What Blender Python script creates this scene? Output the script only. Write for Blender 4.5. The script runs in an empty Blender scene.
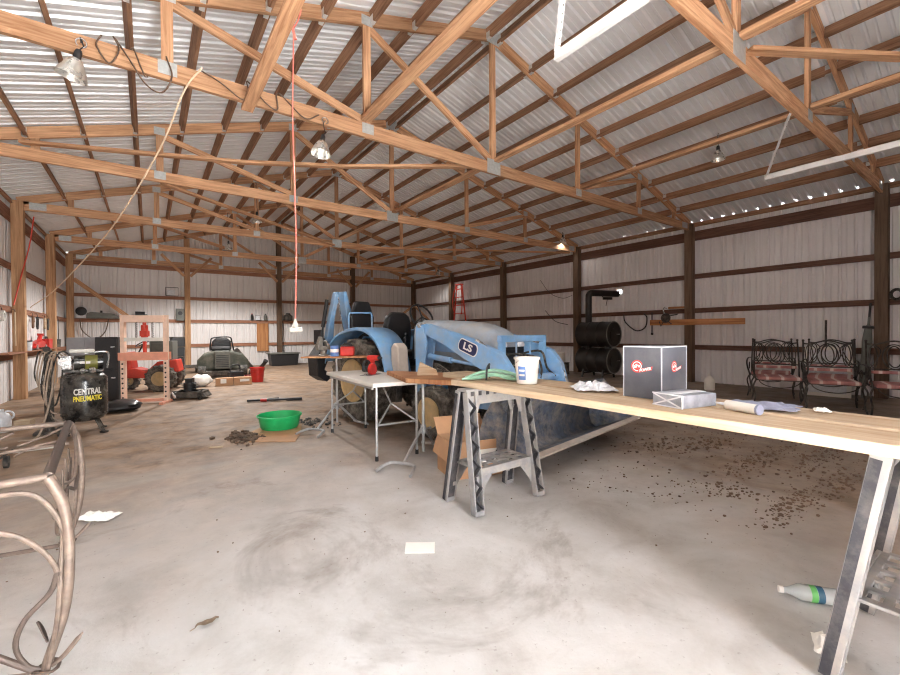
import bpy, bmesh, math, random
from mathutils import Vector, Matrix, Euler
random.seed(7)
R = math.radians
SC = bpy.context.scene
COL = SC.collection
V = Vector

# ------------------------------------------------------------------ mesh builder
class MB:
    """collects shapes, then links them as ONE mesh object"""
    def __init__(s):
        s.v = []; s.f = []; s.uv = []; s.sm = []
        s.M = Matrix.Identity(4)
    def _add(s, verts, faces, uvs=None, smooth=False):
        b = len(s.v)
        s.v += [tuple(s.M @ V(p)) for p in verts]
        for i, f in enumerate(faces):
            s.f.append([b + k for k in f])
            s.uv.append(uvs[i] if uvs else [(0, 0)] * len(f))
            s.sm.append(smooth)
        return s
    def box(s, c, d, rot=None):
        x, y, z = d[0] / 2, d[1] / 2, d[2] / 2
        P = [V((a, b, e)) for a in (-x, x) for b in (-y, y) for e in (-z, z)]
        if rot is not None: P = [rot @ p for p in P]
        P = [p + V(c) for p in P]
        F = [(0, 1, 3, 2), (4, 6, 7, 5), (0, 4, 5, 1), (2, 3, 7, 6), (0, 2, 6, 4), (1, 5, 7, 3)]
        dims = [(d[1], d[2])] * 2 + [(d[0], d[2])] * 2 + [(d[0], d[1])] * 2
        # grain runs along the longest side
        L = max(range(3), key=lambda k: d[k])
        o = random.random() * 50
        loc = [V((a, b, e)) for a in (-x, x) for b in (-y, y) for e in (-z, z)]
        U = []
        for f in F:
            U.append([(loc[k][L] + o, sum(loc[k][j] for j in range(3) if j != L) + o * .37) for k in f])
        return s._add(P, F, U)
    def beam(s, p0, p1, w, h, up=(0, 0, 1)):
        """timber w wide, h deep (h along up) from p0 to p1"""
        p0, p1 = V(p0), V(p1); t = p1 - p0; Ln = t.length; t.normalize()
        up = V(up); sd = t.cross(up)
        if sd.length < 1e-4: sd = t.cross(V((1, 0, 0)))
        sd.normalize(); u = sd.cross(t).normalized()
        rot = Matrix((t, sd, u)).transposed()
        return s.box((p0 + p1) / 2, (Ln, w, h), rot)
    def tube(s, pts, r, seg=8, closed=False, cap=True, flat=1.0, up=None):
        pts = [V(p) for p in pts]; n = len(pts)
        rr = r if isinstance(r, (list, tuple)) else [r] * n
        T = []
        for i in range(n):
            if closed: t = pts[(i + 1) % n] - pts[i - 1]
            else: t = pts[min(i + 1, n - 1)] - pts[max(i - 1, 0)]
            T.append(t.normalized() if t.length > 1e-9 else V((0, 0, 1)))
        a = V(up) if up is not None else (V((0, 0, 1)) if abs(T[0].z) < .9 else V((1, 0, 0)))
        nrm = (a - T[0] * a.dot(T[0])).normalized()
        vs = []
        for i in range(n):
            nrm = (nrm - T[i] * nrm.dot(T[i]))
            nrm = nrm.normalized() if nrm.length > 1e-6 else T[i].orthogonal().normalized()
            bn = T[i].cross(nrm)
            for k in range(seg):
                q = 2 * math.pi * k / seg
                vs.append(pts[i] + (nrm * math.cos(q) * flat + bn * math.sin(q)) * rr[i])
        fs = []
        for i in range(n if closed else n - 1):
            j = (i + 1) % n
            for k in range(seg):
                m = (k + 1) % seg
                fs.append((i * seg + k, i * seg + m, j * seg + m, j * seg + k))
        s._add(vs, fs, None, True)
        if cap and not closed:
            s._add(vs[:seg], [tuple(range(seg))[::-1]]); s._add(vs[-seg:], [tuple(range(seg))])
        return s
    def lathe(s, prof, c=(0, 0, 0), axis=(0, 0, 1), seg=24, cap=True, sx=1, sy=1):
        """prof: list of (radius, height)"""
        ax = V(axis).normalized(); q = ax.to_track_quat('Z', 'Y').to_matrix() if ax.z < .999 else Matrix.Identity(3)
        vs = []
        for r, h in prof:
            for k in range(seg):
                a = 2 * math.pi * k / seg
                vs.append(q @ V((r * math.cos(a) * sx, r * math.sin(a) * sy, h)) + V(c))
        fs = []
        for i in range(len(prof) - 1):
            for k in range(seg):
                m = (k + 1) % seg
                fs.append((i * seg + k, i * seg + m, (i + 1) * seg + m, (i + 1) * seg + k))
        s._add(vs, fs, None, True)
        if cap:
            if prof[0][0] > 1e-5: s._add(vs[:seg], [tuple(range(seg))[::-1]])
            if prof[-1][0] > 1e-5: s._add(vs[-seg:], [tuple(range(seg))])
        return s
    def cyl(s, p0, p1, r, seg=16, r2=None):
        p0, p1 = V(p0), V(p1)
        return s.lathe([(r, 0), (r if r2 is None else r2, (p1 - p0).length)], p0, p1 - p0, seg)
    def prism(s, out, a, b, plane='yz'):
        """outline polygon in a plane, extruded from a to b on the third axis"""
        def mk(p, t):
            return {'yz': (t, p[0], p[1]), 'xz': (p[0], t, p[1]), 'xy': (p[0], p[1], t)}[plane]
        n = len(out)
        vs = [mk(p, a) for p in out] + [mk(p, b) for p in out]
        fs = [tuple(range(n)), tuple(range(2 * n - 1, n - 1, -1))]
        us = [[tuple(p) for p in out], [tuple(p) for p in out][::-1]]
        for i in range(n):
            j = (i + 1) % n
            fs.append((i, n + i, n + j, j)); us.append([tuple(out[i]), tuple(out[i]), tuple(out[j]), tuple(out[j])])
        return s._add(vs, fs, us)
    def sheet(s, rows, smooth=True):
        n = len(rows[0]); vs = [p for r in rows for p in r]; fs = []
        for i in range(len(rows) - 1):
            for k in range(n - 1):
                fs.append((i * n + k, i * n + k + 1, (i + 1) * n + k + 1, (i + 1) * n + k))
        return s._add(vs, fs, None, smooth)
    def ball(s, c, r, seg=12, rings=8):
        rx, ry, rz = (r, r, r) if not isinstance(r, (tuple, list)) else r
        vs = []; fs = []
        for i in range(rings + 1):
            t = math.pi * i / rings
            for k in range(seg):
                a = 2 * math.pi * k / seg
                vs.append((c[0] + rx * math.sin(t) * math.cos(a), c[1] + ry * math.sin(t) * math.sin(a), c[2] - rz * math.cos(t)))
        for i in range(rings):
            for k in range(seg):
                m = (k + 1) % seg
                fs.append((i * seg + k, i * seg + m, (i + 1) * seg + m, (i + 1) * seg + k))
        return s._add(vs, fs, None, True)
    def build(s, name, mat, parent=None, bevel=0, solid=0, loc=None, sub=0, fix=True):
        me = bpy.data.meshes.new(name)
        me.from_pydata(s.v, [], s.f)
        ul = me.uv_layers.new(name='UVMap')
        i = 0; d = ul.data
        for poly, u in zip(me.polygons, s.uv):
            for k, li in enumerate(poly.loop_indices): d[li].uv = u[k]
        me.polygons.foreach_set('use_smooth', s.sm)
        if fix:
            bm = bmesh.new(); bm.from_mesh(me)
            bmesh.ops.remove_doubles(bm, verts=bm.verts, dist=1e-5)
            bmesh.ops.recalc_face_normals(bm, faces=bm.faces)
            bm.to_mesh(me); bm.free()
        me.update()
        if any(s.sm): me.set_sharp_from_angle(angle=R(42))
        me.materials.append(mat)
        o = bpy.data.objects.new(name, me); COL.objects.link(o)
        if parent is not None: o.parent = parent
        if loc is not None: o.location = loc
        if solid:
            m = o.modifiers.new('solid', 'SOLIDIFY'); m.thickness = solid; m.offset = 0
        if bevel:
            m = o.modifiers.new('bevel', 'BEVEL'); m.width = bevel; m.segments = 2; m.limit_method = 'ANGLE'; m.angle_limit = R(40)
        if sub:
            m = o.modifiers.new('sub', 'SUBSURF'); m.levels = sub; m.render_levels = sub
        return o

def tag(o, label=None, cat=None, group=None, kind=None):
    if label: o['label'] = label
    if cat: o['category'] = cat
    if group: o['group'] = group
    if kind: o['kind'] = kind
    return o
def thing(name, label, cat, loc=(0, 0, 0), rz=0, group=None, rot=None):
    o = bpy.data.objects.new(name, None); COL.objects.link(o); o.empty_display_size = .1
    o.location = loc; o.rotation_euler = rot if rot else (0, 0, rz)
    return tag(o, label, cat, group)
def copy_tree(o, parent=None):
    c = o.copy(); COL.objects.link(c)
    if parent is not None: c.parent = parent
    for ch in list(o.children): copy_tree(ch, c)
    return c
def arc(c, r, a0, a1, n, plane='xz', ry=None):
    """points of an arc, degrees"""
    ry = r if ry is None else ry; out = []
    for i in range(n + 1):
        a = R(a0 + (a1 - a0) * i / n); x, y = r * math.cos(a), ry * math.sin(a)
        out.append({'xz': (c[0] + x, c[1], c[2] + y), 'xy': (c[0] + x, c[1] + y, c[2]), 'yz': (c[0], c[1] + x, c[2] + y)}[plane])
    return out
def spline(pts, n=6):
    """Catmull-Rom through pts"""
    P = [V(p) for p in pts]; P = [P[0] * 2 - P[1]] + P + [P[-1] * 2 - P[-2]]; out = []
    for i in range(1, len(P) - 2):
        a, b, c, d = P[i - 1:i + 3]
        for k in range(n):
            t = k / n
            out.append(.5 * (2 * b + (c - a) * t + (2 * a - 5 * b + 4 * c - d) * t * t + (3 * b - a - 3 * c + d) * t ** 3))
    return out + [P[-2]]

def text_mesh(name, body, size, mat, parent, ext=.001, bold=0, shear=0, fit=None):
    """lettering as a mesh lying in its own xy plane, centred; fit = wanted width"""
    cu = bpy.data.curves.new(name, 'FONT'); cu.body = body; cu.size = size; cu.extrude = ext; cu.align_x = 'CENTER'; cu.align_y = 'CENTER'; cu.shear = shear; cu.offset = bold; cu.resolution_u = 3
    tmp = bpy.data.objects.new('tmp', cu); COL.objects.link(tmp); bpy.context.view_layer.update()
    me = bpy.data.meshes.new_from_object(tmp.evaluated_get(bpy.context.evaluated_depsgraph_get()))
    bpy.data.objects.remove(tmp); bpy.data.curves.remove(cu)
    if fit:
        xs = [v.co.x for v in me.vertices]; k = fit / (max(xs) - min(xs))
        for v in me.vertices: v.co.x *= k
    me.materials.clear(); me.materials.append(mat); me.name = name
    o = bpy.data.objects.new(name, me); COL.objects.link(o)
    if parent is not None: o.parent = parent
    return o
# ------------------------------------------------------------------ materials
class N:
    def __init__(s, name):
        s.m = bpy.data.materials.new(name); s.m.use_nodes = True
        s.t = s.m.node_tree; s.t.nodes.clear()
        s.out = s.n('ShaderNodeOutputMaterial'); s.b = s.n('ShaderNodeBsdfPrincipled')
        s.l(s.b.outputs[0], s.out.inputs[0])
    def n(s, kind, **kw):
        x = s.t.nodes.new(kind)
        for k, v in kw.items(): setattr(x, k, v)
        return x
    def l(s, a, b): s.t.links.new(a, b)
    def ramp(s, src, stops, interp='LINEAR'):
        r = s.n('ShaderNodeValToRGB'); e = r.color_ramp.elements; r.color_ramp.interpolation = interp
        while len(e) < len(stops): e.new(.5)
        for k, (p, c) in enumerate(stops):
            e[k].position = p; e[k].color = tuple(c) + (1,) if len(c) == 3 else c
        s.l(src, r.inputs[0]); return r.outputs[0]
    def noise(s, vec, scale, detail=4, rough=.55, dist=0):
        x = s.n('ShaderNodeTexNoise'); x.inputs['Scale'].default_value = scale
        x.inputs['Detail'].default_value = detail; x.inputs['Roughness'].default_value = rough; x.inputs['Distortion'].default_value = dist
        if vec is not None: s.l(vec, x.inputs['Vector'])
        return x.outputs['Fac']
    def mapping(s, vec, scale=(1, 1, 1), loc=(0, 0, 0), rot=(0, 0, 0)):
        x = s.n('ShaderNodeMapping'); x.inputs['Scale'].default_value = scale; x.inputs['Location'].default_value = loc; x.inputs['Rotation'].default_value = rot
        s.l(vec, x.inputs['Vector']); return x.outputs[0]
    def mix(s, fac, a, b, mode='MIX'):
        x = s.n('ShaderNodeMix', data_type='RGBA', blend_type=mode)
        for val, idx in ((fac, 0), (a, 6), (b, 7)):
            if isinstance(val, (int, float)): x.inputs[idx].default_value = val
            elif isinstance(val, (tuple, list)): x.inputs[idx].default_value = tuple(val) + (1,) if len(val) == 3 else val
            else: s.l(val, x.inputs[idx])
        return x.outputs[2]
    def math(s, op, a, b=0.0, clamp=False):
        x = s.n('ShaderNodeMath', operation=op, use_clamp=clamp)
        for val, idx in ((a, 0), (b, 1)):
            if isinstance(val, (int, float)): x.inputs[idx].default_value = val
            else: s.l(val, x.inputs[idx])
        return x.outputs[0]
    def bump(s, h, strength=.3, dist=.01):
        x = s.n('ShaderNodeBump'); x.inputs['Strength'].default_value = strength; x.inputs['Distance'].default_value = dist
        s.l(h, x.inputs['Height']); s.l(x.outputs[0], s.b.inputs['Normal'])
    def set(s, col=None, rough=None, metal=None, spec=None):
        for key, val in (('Base Color', col), ('Roughness', rough), ('Metallic', metal), ('Specular IOR Level', spec)):
            if val is None: continue
            if isinstance(val, (int, float)): s.b.inputs[key].default_value = val
            elif isinstance(val, (tuple, list)): s.b.inputs[key].default_value = tuple(val) + (1,)
            else: s.l(val, s.b.inputs[key])
        return s.m
def srgb(r, g, b):
    f = lambda c: (c / 255 / 12.92) if c / 255 <= .04045 else ((c / 255 + .055) / 1.055) ** 2.4
    return (f(r), f(g), f(b))
MATS = {}
def plain(name, col, rough=.5, metal=0, var=.12, scale=14, spec=None, dust=0):
    """a plain coating with slight mottling and optional dust patches"""
    if name in MATS: return MATS[name]
    g = N(name); tc = g.n('ShaderNodeTexCoord'); f = g.noise(tc.outputs['Object'], scale, 5)
    a = tuple(c * (1 - var) for c in col); b = tuple(min(1, c * (1 + var)) for c in col)
    c = g.ramp(f, [(.3, a), (.7, b)])
    if dust:
        d = g.ramp(g.noise(tc.outputs['Object'], scale * .55, 6, .7), [(.42, (0, 0, 0)), (.68, (dust, dust, dust))])
        c = g.mix(d, c, srgb(176, 166, 152))
    rv = g.ramp(f, [(.3, (max(.05, rough - .08),) * 3), (.7, (min(1, rough + .08),) * 3)])
    MATS[name] = g.set(c, rv, metal, spec); return MATS[name]
def wood(name, light, dark, rough=.75, freq=1.0, spread=.35):
    """sawn timber; grain follows the board's own length (UV in metres)"""
    g = N(name); uv = g.n('ShaderNodeUVMap'); oi = g.n('ShaderNodeObjectInfo')
    mp = g.mapping(uv.outputs[0], (1.2 * freq, 22 * freq, 1))
    add = g.n('ShaderNodeVectorMath', operation='ADD'); g.l(mp, add.inputs[0])
    cmb = g.n('ShaderNodeCombineXYZ'); g.l(g.math('MULTIPLY', oi.outputs['Random'], 37), cmb.inputs[2]); g.l(cmb.outputs[0], add.inputs[1])
    f = g.noise(add.outputs[0], 1.6, 6, .62, .5)
    f2 = g.noise(g.mapping(uv.outputs[0], (.9, 2.5, 1)), 1.3, 3)
    fine = g.noise(g.mapping(uv.outputs[0], (5, 130, 1)), 1.5, 3)
    c = g.ramp(f, [(.30, dark), (.58, light), (.78, tuple(min(1, x * 1.15) for x in light))])
    c = g.mix(g.math('MULTIPLY', g.ramp(f2, [(.35, (0, 0, 0)), (.75, (1, 1, 1))]), .35), c, dark)
    c = g.mix(g.math('MULTIPLY', fine, .22), c, tuple(x * .5 for x in dark))
    # board to board tone
    tone = g.math('ADD', g.math('MULTIPLY', oi.outputs['Random'], spread), 1 - spread / 2)
    hs = g.n('ShaderNodeHueSaturation'); g.l(c, hs.inputs['Color']); g.l(tone, hs.inputs['Value'])
    g.bump(f, .25, .004)
    return g.set(hs.outputs[0], rough, 0, .25)
SKY, SUN, EXPO = 6.5, 23.0, 4.03
BULB = (1, .97, .93)
LAMPS = [((-.48, 4.60, 3.29), 1.0), ((1.58, 4.62, 3.17), 1.0), ((7.74, 3.06, 4.03), .7), ((2.03, 10.30, 3.73), 18), ((9.66, 14.22, 3.55), 1.5), ((9.66, 7.85, 3.73), .4), ((1.89, 13.5, 3.63), 34)]
# ------------------------------------------------------------------ the barn's measurements (metres)
XL, XR, XK = -1.972, 10.395, 4.21          # post rows left / right, ridge
BAY = 3.2
YT = [1.52 + BAY * k for k in range(5)] + [17.40]    # the trusses in view
YF = 1.52 - BAY                            # front post row (behind the camera)
YB = 17.434
WX0, WX1, WY0, WY1 = XL - .14, XR + .14, YF - .14, YB + .14   # sheet planes
ZC, ZP, SL = 3.646, 5.615, .3065           # bottom chord, ridge of the top chord, roof slope
PS = .17
def ztop(x): return ZP - SL * abs(x - XK)  # centre line of the top chord
def zroof(x): return ztop(x) + .092

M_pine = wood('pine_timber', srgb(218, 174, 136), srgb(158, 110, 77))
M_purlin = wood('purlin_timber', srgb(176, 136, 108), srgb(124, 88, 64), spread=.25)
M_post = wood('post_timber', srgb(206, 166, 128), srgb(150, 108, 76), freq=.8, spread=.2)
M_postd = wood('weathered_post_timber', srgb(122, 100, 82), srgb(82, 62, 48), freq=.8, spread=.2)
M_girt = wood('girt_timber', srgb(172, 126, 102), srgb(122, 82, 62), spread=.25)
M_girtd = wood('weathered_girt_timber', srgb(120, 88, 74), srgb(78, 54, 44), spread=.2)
M_plank = wood('fresh_plank', srgb(206, 186, 160), srgb(174, 144, 112), freq=.7, spread=.1)
M_galv = plain('galvanised_plate', srgb(186, 190, 190), .45, .35, .15, 30)

def sheet_mat(name, base, rough, seamv=.12):
    g = N(name); tc = g.n('ShaderNodeTexCoord')
    f = g.noise(g.mapping(tc.outputs['Object'], (1, .5, 1)), 1.4, 4)
    c = g.ramp(f, [(.3, tuple(x * .9 for x in base)), (.7, base)])
    return g.set(c, rough, 0, .5)
M_roof = sheet_mat('white_roof_sheet', srgb(240, 243, 246), .3); [n for n in M_roof.node_tree.nodes if n.type == 'BSDF_PRINCIPLED'][0].inputs['Metallic'].default_value = .12
M_wall = sheet_mat('white_wall_sheet', srgb(226, 222, 221), .42)

# ------------------------------------------------------------------ floor
def floor_mat():
    g = N('dusty_concrete'); tc = g.n('ShaderNodeTexCoord'); P = tc.outputs['Object']
    xyz = g.n('ShaderNodeSeparateXYZ'); g.l(P, xyz.inputs[0])
    X, Y = xyz.outputs[0], xyz.outputs[1]
    big = g.noise(P, .55, 5, .6, .6); mid = g.noise(P, 2.3, 6, .65, .3); fine = g.noise(P, 38, 4, .7)
    c = g.ramp(mid, [(.28, srgb(170, 166, 161)), (.5, srgb(194, 192, 189)), (.74, srgb(208, 207, 206))])
    # trodden earth: thick to the back; along the right, earth with shade painted in
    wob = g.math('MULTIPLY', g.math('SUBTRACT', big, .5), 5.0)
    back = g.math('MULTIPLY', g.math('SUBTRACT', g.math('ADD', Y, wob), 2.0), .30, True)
    rgt_dirt_shade = g.math('MULTIPLY', g.math('SUBTRACT', g.math('ADD', X, g.math('MULTIPLY', wob, .55)), g.math('ADD', 2.35, g.math('MULTIPLY', Y, .12))), .75, True)
    m = g.math('MAXIMUM', g.math('MULTIPLY', back, .95), g.math('MULTIPLY', rgt_dirt_shade, .95))
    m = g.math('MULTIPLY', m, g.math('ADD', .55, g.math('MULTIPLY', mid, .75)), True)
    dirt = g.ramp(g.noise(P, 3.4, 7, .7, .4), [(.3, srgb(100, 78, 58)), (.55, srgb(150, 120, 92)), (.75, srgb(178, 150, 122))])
    dirt = g.mix(g.math('MULTIPLY', rgt_dirt_shade, .75), dirt, g.ramp(g.noise(P, 4.1, 7, .7, .4), [(.3, srgb(84, 70, 58)), (.55, srgb(122, 106, 92)), (.75, srgb(146, 130, 114))]))  # darker right-hand ramp puts shade into the earth colour
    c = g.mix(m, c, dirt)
    # dark oily patches with outlines of their own
    oil = g.ramp(g.noise(g.mapping(P, (1, 1, 1), (3.1, 7.7, 0)), .8, 6, .7, .8), [(.56, (0, 0, 0)), (.7, (.55, .55, .55))])
    c = g.mix(oil, c, srgb(98, 80, 64))
    speck = g.ramp(fine, [(.30, (.6, .6, .6)), (.38, (0, 0, 0))])
    c = g.mix(g.math('MULTIPLY', speck, .6), c, srgb(92, 76, 62))
    g.bump(g.math('ADD', g.math('MULTIPLY', fine, .4), mid), .35, .012)
    rv = g.ramp(mid, [(.3, (.62,) * 3), (.7, (.82,) * 3)])
    return g.set(c, rv, 0, .35)
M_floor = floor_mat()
fl = MB()
nx, ny = 26, 40
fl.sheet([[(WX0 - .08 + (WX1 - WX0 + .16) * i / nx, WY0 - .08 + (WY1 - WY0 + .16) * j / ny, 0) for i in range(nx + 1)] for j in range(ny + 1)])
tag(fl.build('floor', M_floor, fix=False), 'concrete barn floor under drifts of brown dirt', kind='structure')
gd = MB(); gd.box((4, -3, -.16), (90, 90, .1)); 
M_ground = plain('gravel_yard', srgb(200, 198, 194), .9, 0, .2, 6)
gd2 = MB(); gd2.box((4, 0, -.08), (70, 70, .12)); tag(gd2.build('ground', M_ground), 'gravel yard around the barn', kind='structure')

# ------------------------------------------------------------------ ribbed steel sheets
def rib_profile(a, b, period=.22, h=.034, minor=.012):
    """(position, outward height) across the ribs"""
    out = []; n = int((b - a) / period); p = (b - a) / n
    for i in range(n):
        s = a + i * p
        out += [(s, 0), (s + p * .24, 0), (s + p * .29, minor), (s + p * .35, minor), (s + p * .40, 0), (s + p * .64, 0), (s + p * .73, h), (s + p * .82, h), (s + p * .91, 0)]
    out.append((b, 0)); return out
def wall_sheet(name, axis, pos, sign, a, b, zt, label, holes=()):
    """axis 'x': sheet in a plane of constant x; sign: which way the ribs stand out of the barn"""
    mb = MB(); prof = rib_profile(a, b)
    P = lambda s, h, z: (pos + sign * h, s, z) if axis == 'x' else (s, pos + sign * h, z)
    vs = []; fs = []
    for k in range(len(prof) - 1):
        s0, h0 = prof[k]; s1, h1 = prof[k + 1]
        cuts = [(0, zt(s0), zt(s1))]
        for (ha, hb, z0, z1) in holes:
            if s1 > ha and s0 < hb:
                cuts = [(0, z0, z0), (z1, zt(s0), zt(s1))] if z0 > 0 else [(z1, zt(s0), zt(s1))]
        for zb, t0, t1 in cuts:
            i = len(vs); vs += [P(s0, h0, zb), P(s1, h1, zb), P(s1, h1, t1), P(s0, h0, t0)]; fs.append((i, i + 1, i + 2, i + 3))
    mb._add(vs, fs)
    return tag(mb.build(name, M_wall), label, kind='structure')
ze = zroof(WX1) - .035
wall_sheet('wall_left', 'x', WX0, -1, WY0, WY1, lambda s: zroof(WX0) + .036, 'ribbed white steel side wall at the left')
wall_sheet('wall_right', 'x', WX1, 1, WY0, WY1, lambda s: zroof(WX1) + .017, 'ribbed white steel side wall at the right', holes=[(6.58, 6.66, 2.24, 2.34)])
wall_sheet('wall_back', 'y', WY1, 1, WX0, WX1, lambda s: zroof(s) - .004, 'ribbed white steel gable wall at the back')
DX0, DX1, DZ = .22, 1.34, 2.3
wall_sheet('wall_front', 'y', WY0, -1, WX0, WX1, lambda s: zroof(s) - .004, 'ribbed white steel gable wall with the open doorway',
           holes=[(DX0, DX1, 0, DZ), (2.45, 6.85, 0, 3.0)])
ol = MB(); ol.box((DX0 - .03, WY0 - .04 - .60, 1.15), (.05, 1.18, 2.26)); tag(ol.build('shade_leaf', wood('brown_leaf_timber', srgb(120, 92, 70), srgb(84, 62, 46)), bevel=.01), 'added timber leaf outside the doorway, blocking light from the right-hand floor', kind='structure')  # unseen leaf added to keep slanting daylight off the right-hand floor
dr = MB()
for k in range(5): dr.box((4.65, WY0 - .03, .3 + .6 * k), (4.70, .04, .60))
dr.box((4.65, WY0 - .03, 3.10), (4.70, .04, .25))
tag(dr.build('door_1', M_wall, bevel=.01), 'closed sectional overhead door', kind='structure')
def roof_sheet(name, x_eave, label):
    mb = MB(); prof = rib_profile(WY0 - .25, WY1 + .25, .22, .036, .013); rows = []
    for x in (x_eave, XK): rows.append([(x, s, zroof(x) + h) for s, h in prof])
    mb.sheet(rows, False)
    return tag(mb.build(name, M_roof), label, kind='structure')
roof_sheet('ceiling', WX0 - .3, 'left slope of the bare white steel roof')
roof_sheet('ceiling', WX1 + .3, 'right slope of the bare white steel roof')
rc = MB(); rc.prism([(XK - .25, zroof(XK - .25) + .035), (XK, zroof(XK) + .045), (XK + .25, zroof(XK + .25) + .035), (XK, zroof(XK) + .05)], WY0 - .25, WY1 + .25, 'xz')
tag(rc.build('trim_1', M_roof), 'ridge cap of the steel roof', kind='structure')

# ------------------------------------------------------------------ trusses
ORD = ['first', 'second', 'third', 'fourth', 'fifth', 'sixth', 'seventh', 'eighth', 'ninth', 'tenth', 'eleventh']
NODES = [.17, 2.18, 4.21, 6.22, 8.2]
def truss(i, y):
    lab = ['large pine roof truss nearest the open front, crossing the top right corner',
           'pine roof truss spanning the whole picture, second back from the front',
           'pine roof truss third back, over the white folding table',
           'pine roof truss fourth back, over the green pan',
           'pine roof truss fifth back, one short of the gable truss',
           'pine gable truss against the back wall'][i]
    t = thing('roof_truss', lab, 'roof truss', (0, y, 0), group='roof trusses')
    m = MB(); m.beam((XL + .02, 0, ZC), (XR - .02, 0, ZC), .045, .165); m.build('bottom_chord', M_pine, t)
    for s in (-1, 1):
        xe = XL + .0 if s < 0 else XR - .0
        m = MB(); m.beam((xe, 0, ztop(xe)), (XK - s * -0.0, 0, ztop(XK)), .045, .15); m.build('top_chord', M_pine, t)
    for x in NODES:
        zt = ztop(x) - .05
        m = MB(); m.beam((x, .0, ZC + .06), (x, .0, zt), .04, .095, (1, 0, 0)); m.build('king_post' if x == XK else 'web_post', M_pine, t)
    for a, b in ((.17, 2.18), (2.18, 4.21), (6.22, 4.21), (8.2, 6.22)):
        m = MB(); m.beam((a, .002, ztop(a) - .08), (b, .002, ZC + .1), .04, .085); m.build('diagonal_web', M_pine, t)
    for sx in (-1, 1):   # short end pieces
        a = XL + .75 if sx < 0 else XR - .75
        m = MB(); m.beam((a, 0, ZC + .05), (a, 0, ztop(a) - .04), .04, .09, (1, 0, 0)); m.build('web_post', M_pine, t)
    for x in NODES:
        big = .26 if x == XK else .15
        for z, w in ((ZC + .02, big), (ztop(x) - .03, big * .95)):
            m = MB()
            for s in (-1, 1): m.box((x, s * .026, z), (w, .003, w * .82))
            m.build('gusset_plate', M_galv, t)
    for sx in (-1, 1):
        a = XL + .28 if sx < 0 else XR - .28
        m = MB()
        for s in (-1, 1): m.box((a, s * .026, ZC + .01), (.24, .003, .13))
        m.build('gusset_plate', M_galv, t)
    return t
for i, y in enumerate(YT): truss(i, y)

# ------------------------------------------------------------------ posts
def post(x, y, h, label, grp, mat=None):
    m = MB(); m.beam((x, y, 0), (x, y, h), PS, PS, (1, 0, 0))
    return tag(m.build('timber_post', mat or M_post, bevel=.006), label, 'post', grp)
for k, y in enumerate([YF] + YT):
    yy = YB if k == 6 else y
    if k: 
        where = ['', 'beside the patio chairs', 'behind the black carton, second from the front', 'beside the barrel stove', 'behind the blue loader, fourth from the front', 'fifth from the front', 'in the far right corner'][k]
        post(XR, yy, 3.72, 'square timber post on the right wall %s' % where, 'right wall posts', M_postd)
    if k >= 4:
        where = {4: 'nearest the camera', 5: 'behind the compressor', 6: 'in the far left corner'}[k]
        post(XL, yy, 3.72, 'square timber post on the left wall %s' % where, 'left wall posts')
for x, w in ((1.12, 'left of the dark mower'), (4.21, 'rising to the ridge above the black tote'), (7.3, 'behind the tractor')):
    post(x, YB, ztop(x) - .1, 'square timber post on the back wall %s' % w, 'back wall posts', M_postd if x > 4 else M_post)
# ------------------------------------------------------------------ wall girts and headers
GZ = [(.813, 'lowest'), (1.68, 'middle'), (2.485, 'upper')]
def girt(name, p0, p1, h, label, grp, mat=None):
    m = MB(); m.beam(p0, p1, .04, h); tag(m.build(name, mat or M_girt), label, 'wall beam', grp)
for z, w in GZ:
    girt('wall_girt', (XL - .106, YT[0], z), (XL - .106, YB + .1, z), .11, '%s timber rail along the left wall' % w, 'wall girts')
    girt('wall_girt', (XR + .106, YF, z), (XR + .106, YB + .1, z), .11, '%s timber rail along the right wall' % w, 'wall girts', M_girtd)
    girt('wall_girt', (XL - .09, YB + .106, z), (XR + .09, YB + .106, z), .11, '%s timber rail along the back wall' % w, 'wall girts')
girt('header_beam', (XL - .107, YT[0], 3.44), (XL - .107, YB, 3.44), .22, 'deep timber header under the left eave', 'eave headers')
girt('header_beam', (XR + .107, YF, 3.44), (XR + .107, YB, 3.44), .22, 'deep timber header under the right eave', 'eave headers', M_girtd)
girt('header_beam', (XL, YB + .106, 3.5), (XR, YB + .106, 3.5), .14, 'timber rail under the gable truss', 'eave headers')
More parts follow.
